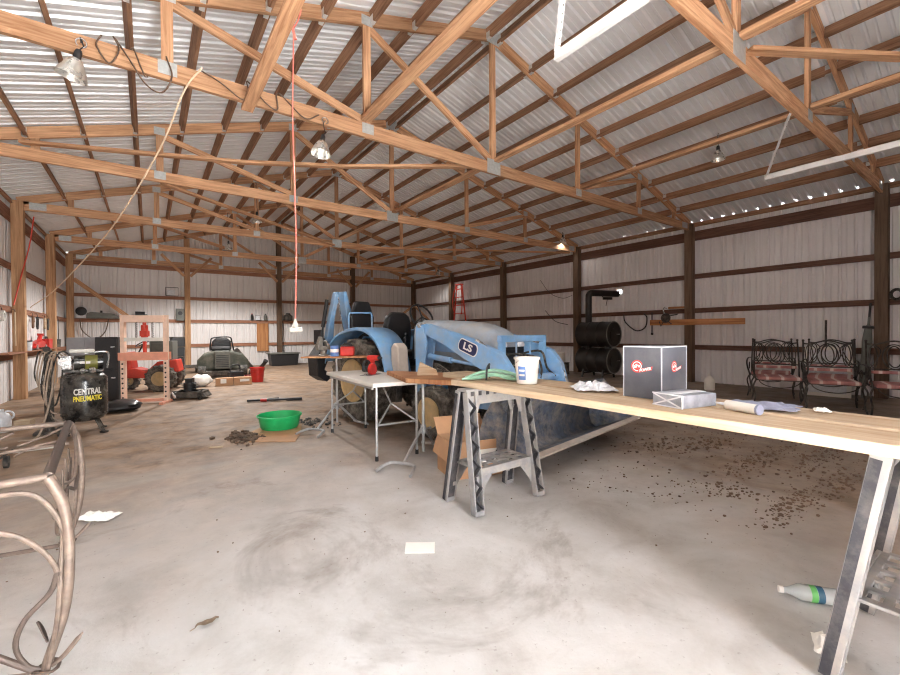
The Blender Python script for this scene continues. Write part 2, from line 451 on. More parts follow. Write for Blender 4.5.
# ------------------------------------------------------------------ purlins with hangers
PX = [-2.05] + [-1.32 + .594 * k for k in range(9)] + [4.10]
M_hang = plain('pale_steel_hanger', srgb(216, 216, 214), .4, .3, .1, 30)
bays = [(YF, YT[0])] + [(YT[k], YT[k + 1]) for k in range(5)]
def bay_name(k):
    return ['in front of the nearest truss', 'between the first and second trusses', 'between the second and third trusses',
            'between the third and fourth trusses', 'between the fourth and fifth trusses', 'in the last bay by the back wall'][k]
for side in (-1, 1):
    for q, px in enumerate(PX):
        x = px if side < 0 else 2 * XK - px
        for k, (a, b) in enumerate(bays):
            if k == 0 and side < 0: continue
            if q == 0: nm = 'eave'
            elif q == len(PX) - 1: nm = 'ridge'
            else: nm = ORD[q - 1]
            lab = ('%s roof purlin on the %s slope, %s' % (nm, 'left' if side < 0 else 'right', bay_name(k)) if q in (0, len(PX) - 1)
                   else '%s roof purlin up from the %s eave, %s' % (nm, 'left' if side < 0 else 'right', bay_name(k)))
            z = ztop(x) + (.005 if q else .0); dep = .14 if q else .09
            o = thing('roof_purlin', lab, 'roof purlin', (x, 0, 0), group='roof purlins')
            m = MB(); m.beam((0, a + .03, z), (0, b - .03, z), .04, dep, (side * SL, 0, 1)); m.build('board', M_purlin, o)
            if q and 0 < k < 4:
                for yy in (a + .06, b - .06):
                    m = MB()
                    for e in (-1, 1): m.box((e * .0225, yy, z - .01), (.003, .07, .13))
                    m.box((0, yy, z - .0740), (.048, .07, .003)); m.build('joist_hanger', M_hang, o)
# ------------------------------------------------------------------ long bracing boards
def brace(pts, w, h, label, mat=None, up=(0, 0, 1)):
    m = MB()
    for a, b in zip(pts, pts[1:]): m.beam(a, b, w, h, up)
    tag(m.build('brace_board', mat or M_pine), label, 'brace', 'long bracing boards')
zb = ZC + .105
brace([(4.21, -1.55, zb), (4.21, 1.48, zb)], .09, .045, 'bracing board from the nearest truss centre toward the open front')
brace([(4.25, 1.6, zb), (4.23, 4.66, zb)], .09, .045, 'bracing board joining first and second truss centres')
brace([(4.23, 4.78, zb), (4.22, 7.86, zb)], .09, .045, 'bracing board joining second and third truss centres')
brace([(2.14, -1.5, zb + .02), (2.14, 4.66, zb)], .12, .045, 'broad pale board on the truss chords at the upper middle')
brace([(6.2, -1.5, zb), (6.2, 1.48, zb)], .09, .045, 'bracing board by the garage door track toward the front')
brace([(6.26, 1.6, zb), (6.26, 4.66, zb)], .09, .045, 'bracing board right of centre between first and second trusses')
brace([(.86, 1.0, ZC - .105), (.86, 4.8, ZC - .105)], .11, .04, 'board nailed under the chord near the red cord')
brace([(-1.35, 7.86, 3.77), (1.1, 6.5, 3.615), (2.3, 5.8, 3.60), (4.1, 4.79, 3.68)], .085, .04, 'sagging diagonal board from the left eave to a truss centre')
brace([(.2, 7.98, 3.57), (4.1, 11.06, 3.60)], .085, .04, 'diagonal board from third truss to fourth truss centre')
brace([(4.3, 11.0, 3.56), (10.15, 8.0, 3.545)], .085, .04, 'diagonal board from fourth truss centre to the right wall')
brace([(4.36, 1.47, ZC + .035), (8.7, -1.2, ZC + .035)], .085, .04, 'diagonal board from the nearest truss centre to the right')
# knee braces at the back posts
brace([(XL + .1, YB - .1, 2.95), (-.45, YB - .1, 1.72)], .04, .12, 'slanting brace from the far left corner post')
brace([(XR - .08, YB - .1, 2.5), (9.2, YB - .1, 1.75)], .04, .1, 'slanting brace on the back wall at the far right corner')
brace([(XR - .1, YB - .18, 2.55), (XR - .1, 15.9, 1.78)], .04, .1, 'slanting brace on the right wall at the far right corner')
for x, w in ((4.21, 'ridge'), (7.3, 'tractor-side'), (1.12, 'mower-side')):
    for s in (-1, 1):
        xe = x + s * .75
        brace([(x + s * .09, YB - .12, 3.25), (xe, YB - .12, 3.95)], .04, .09, 'short knee brace %s of the %s back wall post' % ('left' if s < 0 else 'right', w))
# ================================================================== work tables in the middle and right
M_white = plain('white_plastic', srgb(226, 222, 214), .5, 0, .06, 9)
M_tube = plain('grey_steel_tube', srgb(178, 178, 178), .35, .5, .12, 25)
M_black = plain('black_plastic', srgb(38, 38, 40), .5, 0, .2, 18)
M_dusty = plain('dusty_black_plastic', srgb(138, 137, 138), .8, 0, .14, 16, dust=.55)
M_dark = plain('dark_recess_plastic', srgb(50, 50, 56), .75, 0, .25, 26, dust=.15)
M_card = plain('brown_cardboard', srgb(188, 146, 110), .85, 0, .1, 7)
M_cardl = plain('pale_cardboard', srgb(214, 190, 160), .85, 0, .08, 7)
M_paper = plain('white_paper', srgb(240, 238, 232), .8, 0, .04, 9)
M_red = plain('red_enamel', srgb(196, 44, 36), .4, 0, .15, 12)
M_rubber = plain('black_rubber', srgb(36, 34, 33), .8, 0, .25, 30, dust=.3)
M_cord = plain('brown_cord', srgb(96, 78, 62), .7)
M_chrome = plain('bright_steel', srgb(205, 205, 205), .25, .8, .1, 20)
M_blackmetal = plain('black_iron', srgb(30, 28, 27), .5, .2, .3, 20)
M_blue = plain('tractor_blue', srgb(104, 158, 206), .5, 0, .1, 8, dust=.35)

# folding table
t = thing('folding_table', 'white folding table with grey tube legs holding a red power saw', 'table', (1.98, 4.22, 0), -R(3))
m = MB(); m.box((0, 0, .71), (.58, 1.46, .04)); m.build('table_top', M_white, t, bevel=.012)
for s in (-1, 1):
    m = MB(); m.box((s * .26, 0, .682), (.02, 1.3, .03)); m.build('side_rail', M_tube, t)
    y = s * .68
    for sx in (-1, 1):
        m = MB(); m.tube([(sx * .208 - .024, y, .69), (sx * .211 - .024, y, .3), (sx * .211 - .024, y, .02)], .0125, 8)
        lg = m.build('leg', M_tube, t)
        m = MB(); m.cyl((sx * .211 - .024, y, 0), (sx * .211 - .024, y, .045), .017, 10); m.build('foot_cap', M_black, lg)
    m = MB(); m.tube([(-.235, y, .33), (.187, y, .33)], .010, 8); m.build('cross_bar', M_tube, t)
    for sx in (-1, 1):
        m = MB(); m.tube([(sx * .19 - .024, y, .34), (-.024, y - s * .14, .5), (-.024, y - s * .36, .67)], .009, 8); m.build('folding_brace', M_tube, t)

# work support stands
def stand(loc, hgt, label, rd=(.70, .60, 0), rl=.36):
    t = thing('support_stand', label, 'stand', loc, 0, 'tubular support stands')
    m = MB(); m.tube([(0, 0, .07), (0, 0, hgt - .012)], .014, 10); m.build('post', M_tube, t)
    m = MB(); m.cyl((0, 0, .24), (0, 0, .32), .026, 12); c = m.build('collar', M_tube, t)
    m = MB(); m.tube([(.03, 0, .28), (.075, .01, .28)], .008, 6); m.ball((.085, .01, .28), .014); m.build('clamp_knob', M_tube, c)
    for d, q in ((V((-.78, -.42, 0)), .36), (V(rd), rl)):
        d = d.normalized() * q / .36; pr = V((-d.y, d.x, 0))
        e = d * .36 + V((0, 0, .05))
        m = MB(); m.tube([d * .02 + V((0, 0, .3)), e], .0135, 8); lg = m.build('leg', M_tube, t)
        q = [d * .52 + pr * .17 + V((0, 0, .016)), d * .44 + pr * .15 + V((0, 0, .04)), d * .36 + pr * .10 + V((0, 0, .052)), d * .36 - pr * .10 + V((0, 0, .052)), d * .44 - pr * .15 + V((0, 0, .04)), d * .52 - pr * .17 + V((0, 0, .016))]
        m = MB(); m.tube(spline(q, 4), .0145, 8); m.build('foot', M_tube, lg)
    m = MB(); m.box((0, 0, hgt - .006), (.07, .20, .012)); m.build('head_plate', M_tube, t)
    return t
stand((2.10, 3.36, 0), .732, 'grey tubular stand in front of the white folding table')
stand((1.92, 5.12, 0), .888, 'grey tubular stand beyond the white folding table', (.85, .02, 0), .26)

# loose boards
def board(out, z0, z1, label, mat=M_plank, grp='boards laid across the trestles', name='wooden_board'):
    m = MB(); m.prism(out, z0, z1, 'xy')
    return tag(m.build(name, mat, bevel=.003), label, 'board', grp)
def longboard(p0, p1, w, h, label, mat=M_plank):
    m = MB(); m.beam(p0, p1, w, h)
    return tag(m.build('wooden_plank', mat, bevel=.004), label, 'plank', 'boards laid across the trestles')
longboard((1.90, 2.46, .83), (1.885, -.45, .83), .245, .04, 'nearer long pale plank on the black trestles')
longboard((2.175, 2.95, .83), (2.19, -.40, .83), .265, .04, 'farther long plank on the trestles, under the black carton')
M_oldply = wood('stained_board', srgb(206, 156, 112), srgb(158, 98, 66), freq=.8)
board([(1.90, 3.33), (2.24, 2.72), (2.62, 3.35), (2.13, 4.16)], .734, .777, 'broad brown board end resting on the folding table corner', M_oldply)
dx = V((.81, -.58, 0)); dy = V((.58, .81, 0)); c0 = V((1.94, 5.11, 0))
board([tuple((c0 + dx * a + dy * b)[:2]) for a, b in ((-.43, -.14), (.40, -.12), (.40, .14), (-.43, .14))], .889, .907, 'thin wooden board on the far stand under a red container', M_oldply)
m = MB(); m.prism([(0, 0), (.21, 0), (.19, .05), (.03, .13)], -.05, .05, 'xz'); o = tag(m.build('wood_offcut', M_plank, bevel=.003), 'wedge of pale wood on the brown board beside the tractor', 'wood offcut'); o.location = (2.13, 3.52, .778); o.rotation_euler = (0, 0, -R(32))
m = MB(); m.beam((0, 0, 0), (.16, 0, 0), .018, .010); o = tag(m.build('wood_splinter', M_plank), 'pale splinter hanging from the near plank edge', 'splinter'); o.location = (1.83, .44, .806); o.rotation_euler = (0, 0, -R(66))

# trestles
def trestle(loc, label):
    t = thing('sawhorse', label, 'sawhorse', loc, 0, 'black plastic trestles')
    HT = .808
    for sx in (-1, 1):
        for sy in (-1, 1):
            F = V((sx * .285, sy * .165, 0)); T = V((sx * .255, sy * .04, HT - .02)); ax = (T - F).normalized()
            a = V((0, sy, 0)); a = (a - ax * a.dot(ax)).normalized(); b = ax.cross(a)
            rot = Matrix((ax, a, b)).transposed(); Ln = (T - F).length; mid = (F + T) / 2
            m = MB()
            for s in (-1, 1): m.box(mid + b * s * .034 + ax * .008, (Ln - .012, .052, .009), rot)
            m.box(F + ax * .024, (.03, .05, .07), rot)
            lg = m.build('leg', M_dusty, t, bevel=.002)
            m = MB(); m.box(mid - a * .014 + ax * .01, (Ln - .02, .008, .062), rot)
            n = 11
            for k in range(n):
                p = F + ax * (.05 + (Ln - .09) * k / n); q = F + ax * (.05 + (Ln - .09) * (k + 1) / n)
                s = 1 if k % 2 else -1
                m.beam(p - b * s * .03 + a * .012, q + b * s * .03 + a * .012, .006, .03, a)
            if sy > 0:
                for s in (-1, 1): m.box(mid + b * s * .039 + a * .008, (Ln - .03, .030, .003), rot)
            m.build('leg_lattice', M_dark, lg)
    m = MB(); m.prism([(-.29, HT), (-.29, HT - .10), (-.23, HT - .20), (-.205, HT - .20), (-.17, HT - .105), (.17, HT - .105), (.205, HT - .20), (.23, HT - .20), (.29, HT - .10), (.29, HT)], -.052, -.044, 'xz')
    m.prism([(-.29, HT), (-.29, HT - .10), (-.23, HT - .20), (-.205, HT - .20), (-.17, HT - .105), (.17, HT - .105), (.205, HT - .20), (.23, HT - .20), (.29, HT - .10), (.29, HT)], .044, .052, 'xz')
    m.box((0, 0, HT - .008), (.58, .096, .016))
    m.build('top_beam', M_dusty, t, bevel=.003)
    m = MB()
    for k in range(8): m.box((-.24 + .068 * k, -.0535, HT - .03), (.024, .006, .03))
    m.build('beam_notches', M_dark, t)
    # shelf with slots
    m = MB(); zs = .265
    for s in (-1, 1):
        m.box((0, s * .122, zs), (.50, .014, .052))
        m.prism([(-.27, zs - .02), (-.13, zs - .02), (-.24, zs - .15), (-.275, zs - .15)], s * .128 - .004, s * .128 + .004, 'xz')
        m.prism([(.27, zs - .02), (.13, zs - .02), (.24, zs - .15), (.275, zs - .15)], s * .128 - .004, s * .128 + .004, 'xz')
    for k in range(6): m.box((-.235 + .094 * k, 0, zs + .018), (.034, .24, .012))
    for k in range(4): m.box((0, -.10 + .067 * k, zs + .018), (.50, .026, .0121))
    m.build('shelf', M_dusty, t, bevel=.002)
    return t
trestle((1.995, 2.24, 0), 'dusty black plastic trestle in the middle, under the plank ends')
trestle((2.17, .235, 0), 'dusty black plastic trestle cut by the right picture edge')

# black carton with a red and white emblem
M_carton = plain('matt_black_card', srgb(86, 88, 96), .6, 0, .12, 10, dust=.12)
M_cartone = plain('worn_card_edge', srgb(190, 192, 198), .8)
M_redp = plain('red_print', srgb(206, 70, 66), .5); M_whp = plain('white_print', srgb(240, 232, 230), .5)
CW, CD, CH = .25, .20, .262
t = thing('carton', 'black carton with round red and white emblem standing on the planks', 'carton', (2.150, 1.150, .851))
m = MB(); m.box((0, 0, CH / 2), (CW, CD, CH)); m.build('box_body', M_carton, t, bevel=.003)
m = MB()
for sx in (-1, 1):
    for sy in (-1, 1): m.box((sx * CW / 2, sy * CD / 2, CH / 2), (.0045, .0045, CH))
for s in (-1, 1):
    m.box((0, s * CD / 2, CH - .002), (CW, .0045, .006)); m.box((s * CW / 2, 0, CH - .002), (.0045, CD, .006))
m.build('worn_edge', M_cartone, t)
def emblem(par, loc, rot, k=1.0):
    """red ring, white lettering, slanted word; built in the face's own plane"""
    e = bpy.data.objects.new('emblem', None); COL.objects.link(e); e.parent = par; e.location = loc; e.rotation_euler = rot; e.scale = (k, k, 1)
    m = MB()
    def ring(r0, r1, z, a0=0, a1=360, n=40):
        vs = []; fs = []
        for i in range(n + 1):
            a = R(a0 + (a1 - a0) * i / n)
            vs += [(r0 * math.cos(a), r0 * math.sin(a), z), (r1 * math.cos(a), r1 * math.sin(a), z)]
        for i in range(n): fs.append((2 * i, 2 * i + 1, 2 * i + 3, 2 * i + 2))
        m._add(vs, fs)
    ring(.026, .034, .0012, 20, 345); ring(.0, .0215, .0011)
    m.build('ring', M_redp, e, fix=False)
    m = MB(); ring(.0215, .026, .0011, 0, 360); m.build('white_ring', M_whp, e, fix=False)
    o = text_mesh('lettering', 'aFe', .026, M_whp, e, .0004, .0008); o.location = (-.001, .002, .0022); o.rotation_euler = (0, 0, R(8))
    m = MB(); m.prism([(.004, -.034), (.008, -.016), (.086, .004), (.082, -.016)], .0012, .0016, 'xy'); m.build('word_panel', M_redp, e)
    o = text_mesh('lettering', 'POWER', .019, M_whp, e, .0004, .0006, .25); o.location = (.045, -.0155, .0022); o.rotation_euler = (0, 0, R(14))
emblem(t, (-CW / 2 - .001, .025, .160), (R(90), 0, -R(90)), .95)
emblem(t, (-.005, -CD / 2 - .001, .160), (R(90), 0, 0), .85)

# taped package
M_wrap = plain('silver_wrapping', srgb(158, 162, 172), .35, .2, .25, 22)
M_tape = plain('pale_tape', srgb(226, 228, 232), .35)
t = thing('wrapped_package', 'silver wrapped flat package with crossed folds beside the black carton', 'package', (1.985, .925, .851), -R(12))
m = MB(); m.box((0, 0, .029), (.225, .15, .058)); m.build('package_body', M_wrap, t, bevel=.004)
m = MB()
m.beam((-.1135, -.07, .004), (-.1135, .07, .054), .002, .006, (0, 1, 0)); m.beam((-.1135, -.07, .054), (-.1135, .07, .004), .002, .006, (0, 1, 0))
m.box((0, 0, .0585), (.227, .05, .0015)); m.box((-.1125, 0, .0565), (.006, .151, .005)); m.box((-.1125, 0, .003), (.006, .151, .005))
m.box((-.112, -.075, .029), (.008, .003, .058))
m.build('tape_strip', M_tape, t)

# white tub
t = thing('plastic_tub', 'white plastic tub with a blue label on the planks', 'tub', (2.02, 1.94, .851))
m = MB(); m.lathe([(.060, 0), (.066, .004), (.078, .14), (.079, .158), (.086, .162), (.087, .174), (.083, .176), (.080, .172), (.074, .14), (.062, .008), (0, .008)], seg=32); m.build('tub_body', M_white, t)
M_lblue = plain('blue_print', srgb(92, 128, 186), .5)
m = MB()
def patch(r0, r1, z0, z1, a0, a1, n=8):
    rows = []
    for z, r in ((z0, r0), (z1, r1)): rows.append([(r * math.cos(R(a0 + (a1 - a0) * i / n)), r * math.sin(R(a0 + (a1 - a0) * i / n)), z) for i in range(n + 1)])
    m.sheet(rows)
patch(.0695, .0772, .03, .118, 176, 218); m.build('label', M_lblue, t, fix=False)
m = MB()
for z in (.055, .085): patch(.0706 + (z - .04) * .088, .0706 + (z - .03) * .088, z, z + .012, 182, 212)
m.build('label_text_bar', M_white, t, fix=False)
m = MB(); m.tube([(.087 * math.cos(R(a)), .087 * math.sin(R(a)), .166 - .05 * math.sin(R((a - 20)) )) for a in range(20, 201, 15)], .0022, 6); m.build('handle', M_chrome, t)

# folded green hose
M_hose = plain('pale_green_hose', srgb(150, 196, 170), .5, 0, .2, 20); M_hosew = plain('white_hose', srgb(214, 224, 214), .5, 0, .1, 20)
t = thing('garden_hose', 'bundle of pale green flat hose beside the white tub', 'hose', (1.99, 2.22, .851), -R(48))
rnd = random.Random(4)
for nm, mat, n0 in (('hose_fold', M_hose, 7), ('hose_fold', M_hosew, 4)):
    for k in range(n0):
        y = -.07 + .14 * rnd.random(); zz = .014 + .075 * rnd.random() * (1 - abs(y) / .12); L = .15 + .05 * rnd.random()
        m = MB(); m.tube(spline([(-L - .03, y, .010), (-L * .6, y + .02, zz), (0, y + rnd.uniform(-.02, .02), zz + .02), (L * .6, y - .02, zz), (L, y, .012)], 5), .0115, 8, flat=.7)
        m.build(nm, mat, t)
m = MB(); m.tube(spline([(-.05, -.09, .01), (-.05, -.06, .085), (-.04, 0, .115), (-.05, .06, .085), (-.05, .09, .01)], 5), .007, 6); m.build('binding', M_black, t)

# crumpled sheets, cloth, tube
def crumple(name, loc, sx, sy, h, mat, label, cat, rz=0, seed=1, n=14, edge=.0):
    r = random.Random(seed); import mathutils
    rows = []
    for j in range(n + 1):
        row = []
        for i in range(n + 1):
            u, v = i / n * 2 - 1, j / n * 2 - 1
            a = mathutils.noise.noise(V((u * 1.9 + seed, v * 1.9, seed * .7))) + .6 * mathutils.noise.noise(V((u * 4.2, v * 4.2 + seed, 2)))
            fal = max(0, 1 - .75 * max(abs(u), abs(v)) ** 3)
            wob = 1 + .22 * mathutils.noise.noise(V((u * 1.3, v * 1.3, seed + 9)))
            row.append((u * sx / 2 * wob, v * sy / 2 * wob, .003 + h * fal * (.45 + .9 * abs(a))))
        rows.append(row)
    m = MB(); m.sheet(rows, False); o = m.build(name, mat, fix=True, solid=.003)
    o.location = loc; o.rotation_euler = (0, 0, rz); return tag(o, label, cat)
M_film = plain('cloudy_film', srgb(214, 216, 220), .35, 0, .15, 20)
crumple('plastic_sheet', (2.07, 1.47, .853), .22, .20, .05, M_film, 'crumpled pale plastic sheet on the planks left of the black carton', 'plastic sheet', -R(40), 3)
M_cloth = plain('grey_blue_cloth', srgb(142, 146, 166), .85, 0, .15, 14)
crumple('folded_cloth', (2.16, .68, .853), .16, .24, .026, M_cloth, 'grey-blue folded cloth on the planks right of the package', 'cloth', R(15), 8)
t = thing('sealant_tube', 'white sealant cartridge lying in front of the grey-blue cloth', 'cartridge', (1.995, .705, .872), R(70))
m = MB(); m.cyl((-.075, 0, 0), (.06, 0, 0), .02, 18); m.build('tube_body', M_white, t)
m = MB(); m.cyl((.06, 0, 0), (.115, 0, .0), .008, 12, .004); m.build('nozzle', M_film, t)
m = MB(); m.cyl((-.083, 0, 0), (-.074, 0, 0), .0205, 18); m.build('end_cap', M_cloth, t)
crumple('paper_scrap', (2.24, .50, .853), .07, .05, .016, M_paper, 'small white paper scrap at the end of the grey-blue cloth', 'paper', .4, 15, 8)

# things on the far thin board
b = c0 + dx * .115 + dy * .0
t = thing('fuel_can', 'red square container with dark lid on the thin far board', 'can', (b.x, b.y, .908), -R(30))
m = MB(); m.box((0, 0, .06), (.17, .12, .12)); m.build('can_body', M_red, t, bevel=.018)
m = MB(); m.box((0, 0, .13), (.13, .08, .02)); m.build('lid', M_black, t, bevel=.008)
m = MB(); m.tube([(-.05, 0, .138), (-.04, 0, .16), (.04, 0, .16), (.05, 0, .138)], .009, 8); m.build('handle', M_black, t)
b = c0 + dx * -.04 + dy * -.03
t = thing('tin_can', 'blue and white tin beside the red square container', 'can', (b.x, b.y, .908))
m = MB(); m.lathe([(.05, 0), (.052, .004), (.052, .125), (.048, .13), (.046, .124), (0, .124)], seg=24); m.build('can_body', M_lblue, t)
m = MB(); m.lathe([(.0527, .05), (.0527, .09)], seg=24, cap=False); m.build('label_band', M_paper, t)
M_grey = plain('dull_grey_metal', srgb(128, 122, 114), .55, .3, .25, 18)
b = c0 + dx * -.20 + dy * .02
t = thing('bench_vise', 'grey metal vise on the thin far board by the blue tin', 'vise', (b.x, b.y, .908), R(20))
m = MB(); m.lathe([(.06, 0), (.06, .015), (.035, .03), (.03, .06), (.042, .08)], seg=18); m.build('swivel_base', M_grey, t)
m = MB(); m.prism([(-.09, .075), (-.10, .13), (-.05, .25), (-.025, .24), (-.02, .13), (.05, .12), (.05, .075)], -.028, .028, 'xz'); m.build('fixed_jaw', M_grey, t, bevel=.006)
m = MB(); m.prism([(.06, .08), (.05, .13), (.02, .19), (.04, .20), (.10, .12), (.10, .08)], -.028, .028, 'xz'); m.build('sliding_jaw', M_grey, t, bevel=.006)
m = MB(); m.cyl((.09, 0, .095), (.15, 0, .095), .012, 10); m.cyl((.145, -.06, .095), (.145, .06, .095), .006, 8); m.build('screw_handle', M_chrome, t)
# circular saw on the folding table
t = thing('circular_saw', 'red and black circular saw lying on the white folding table', 'power saw', (1.98, 4.25, .732), R(35)); t.scale = (.85, .85, .8)
m = MB(); m.box((0, 0, .006), (.30, .15, .008)); m.build('shoe', M_chrome, t, bevel=.003)
m = MB(); m.cyl((.02, -.035, .075), (.02, .012, .075), .082, 24); m.prism([(-.06, .04), (-.075, .09), (-.02, .158), (.05, .158), (.10, .09), (.09, .04)], -.03, .005, 'xz'); m.build('blade_guard', M_red, t, bevel=.005)
m = MB(); m.cyl((.02, .01, .08), (.02, .12, .08), .042, 18); m.build('motor_housing', M_black, t)
m = MB(); m.tube(spline([(.06, .03, .12), (.0, .035, .19), (-.09, .035, .185), (-.13, .035, .12), (-.09, .035, .06)], 5), .015, 10); m.build('handle', M_black, t)
m = MB(); m.cyl((.02, -.012, .05), (.02, -.009, .05), .078, 28); m.build('blade', M_chrome, t)
t = thing('drill', 'red cordless drill standing beside the circular saw', 'drill', (2.14, 4.52, .732), R(-60))
m = MB(); m.cyl((-.07, 0, .17), (.07, 0, .17), .032, 16); m.prism([(-.035, .17), (.02, .17), (.0, .04), (-.04, .04)], -.018, .018, 'xz'); m.build('drill_body', M_red, t, bevel=.003)
m = MB(); m.cyl((.07, 0, .17), (.12, 0, .17), .02, 14, .012); m.build('chuck', M_black, t)
m = MB(); m.box((-.02, 0, .022), (.10, .065, .042)); m.build('battery', M_black, t, bevel=.006)

# cardboard box on the floor behind the middle trestle
t = thing('cardboard_box', 'open brown cardboard box on the floor behind the middle trestle', 'box', (2.23, 2.82, .0), -R(14))
m = MB(); bw, bd, bh = .46, .34, .30
m.box((0, 0, .004), (bw, bd, .008))
for s in (-1, 1): m.box((s * bw / 2, 0, bh / 2), (.006, bd, bh)); m.box((0, s * bd / 2, bh / 2), (bw, .006, bh))
m.build('box_body', M_card, t)
for s, ang in ((-1, R(72)), (1, -R(30))):
    m = MB(); m.box((s * .075, 0, 0), (.15, bd, .005)); f = m.build('flap', M_card, t); f.location = (s * bw / 2, 0, bh); f.rotation_euler = (0, s * ang, 0)
for s, ang in ((-1, R(100)), (1, R(-50))):
    m = MB(); m.box((0, s * .085, 0), (bw, .17, .005)); f = m.build('flap', M_cardl if s < 0 else M_card, t); f.location = (0, s * bd / 2, bh); f.rotation_euler = (-s * ang, 0, 0)
m = MB(); m.box((.09, -bd / 2 - .004, .17), (.20, .002, .11)); m.build('label', M_paper, t)
m = MB(); m.box((.17, -bd / 2 - .006, .17), (.02, .002, .08)); m.box((.13, -bd / 2 - .006, .14), (.03, .002, .02)); m.build('label_print', M_black, t)

# litter on the near floor
m = MB(); m.prism([(1.105, 1.965), (1.235, 1.872), (1.30, 1.965), (1.165, 2.06)], .002, .006, 'xy'); tag(m.build('paper_sheet', M_paper), 'white sheet of paper lying flat on the bare concrete', 'paper')
crumple('paper_towel', (-.28, 3.53, .002), .22, .12, .04, M_paper, 'crumpled white paper on the floor behind the wrought iron table', 'paper', -R(36), 5)
M_leaf = plain('dry_leaf', srgb(128, 108, 88), .8, 0, .2, 40)
m = MB(); n = 9
rows = []
for j in (-1, -.5, 0, .5, 1):
    rows.append([((i / n - .5) * .085, j * .017 * math.sin(math.pi * min(1, max(0, i / n * .96 + .02))) + .004 * math.sin(i * 1.7), .006 + .006 * abs(j) + .003 * math.sin(i)) for i in range(n + 1)])
m.sheet(rows); m.tube([(-.062, -.004, .003), (-.04, 0, .006)], .0014, 5); o = tag(m.build('dry_leaf', M_leaf, solid=.001), 'dry brown leaf on the bare concrete at lower left', 'leaf'); o.location = (.18, 1.965, .002); o.rotation_euler = (0, 0, R(5))
M_clear = N('clear_plastic'); M_clear.b.inputs['Transmission Weight'].default_value = .45; M_clear.b.inputs['IOR'].default_value = 1.2
M_clear = M_clear.set(srgb(226, 232, 232), .12)
t = thing('water_bottle', 'clear plastic bottle with green and blue label lying on the floor', 'bottle', (2.27, .655, .035), 0, rot=(0, R(90), -R(54)))
m = MB(); m.lathe([(.012, .018), (.013, .03), (.018, .045), (.033, .075), (.034, .09), (.032, .10), (.034, .11), (.034, .235), (.03, .245), (.0, .24)], seg=24); m.build('bottle_body', M_clear, t)
m = MB(); m.lathe([(.0, 0), (.0145, .001), (.0145, .018), (.0, .0185)], seg=16); m.build('cap', M_white, t)
M_green = plain('leaf_green', srgb(96, 176, 92), .5)
m = MB(); m.lathe([(.0346, .112), (.0346, .135)], seg=24, cap=False); m.build('label', M_green, t)
M_teal = plain('deep_teal', srgb(40, 84, 110), .5)
m = MB(); m.lathe([(.0346, .136), (.0346, .160)], seg=24, cap=False); m.build('label_band', M_teal, t)
crumple('paper_wad', (2.03, .43, .002), .12, .09, .05, M_paper, 'crumpled white paper by the foot of the right-hand trestle', 'paper', .3, 22, 10)

m = MB(); m.box((0, 0, .006), (.13, .035, .010)); o = tag(m.build('wood_chip', M_plank), 'pale wood chip lying on the floor before the green pan', 'wood chip'); o.location = (.56, 5.0, .001); o.rotation_euler = (0, 0, -R(25))
# earth clods and gravel strewn over the right-hand floor
M_clod = plain('earth_clod', srgb(104, 84, 68), .95, 0, .35, 9)
m = MB(); r = random.Random(11)
def clods(cx, cy, ex, ey, n, smax):
    for _ in range(n):
        x, y = r.gauss(cx, ex), r.gauss(cy, ey); s = smax * r.random() ** 2.2 + .004
        if x < 2.5: continue
        m.ball((x, y, s * .4), (s * r.uniform(.7, 1.3), s * r.uniform(.7, 1.3), s * .6), 5, 3)
clods(4.75, 2.0, .22, .10, 160, .014); clods(4.25, 2.25, .16, .12, 90, .014); clods(4.6, 1.45, .5, .07, 300, .012); clods(5.1, 1.15, .5, .08, 260, .012); clods(3.5, 1.3, .10, .10, 80, .011); clods(3.55, .95, .25, .05, 240, .010); clods(4.4, .85, .4, .06, 180, .012)
clods(5.6, 1.9, .9, .5, 240, .010); clods(3.0, 1.75, .3, .4, 60, .007); clods(4.4, 2.4, 1.2, .8, 300, .008); clods(3.2, 1.5, .3, .3, 60, .008)
tag(m.build('dirt_clods', M_clod, fix=False), 'brown clods and gravel strewn on the dirt at the right', 'dirt', kind='stuff')
m = MB()
for _ in range(70):
    x, y = r.uniform(-.6, 2.4), r.uniform(1.2, 4.5); s = .002 + .005 * r.random() ** 2
    m.ball((x, y, s * .4), (s, s * r.uniform(.7, 1.4), s * .6), 5, 3)
tag(m.build('floor_crumbs', M_clod, fix=False), 'small crumbs scattered over the pale near concrete', 'crumbs', kind='stuff')

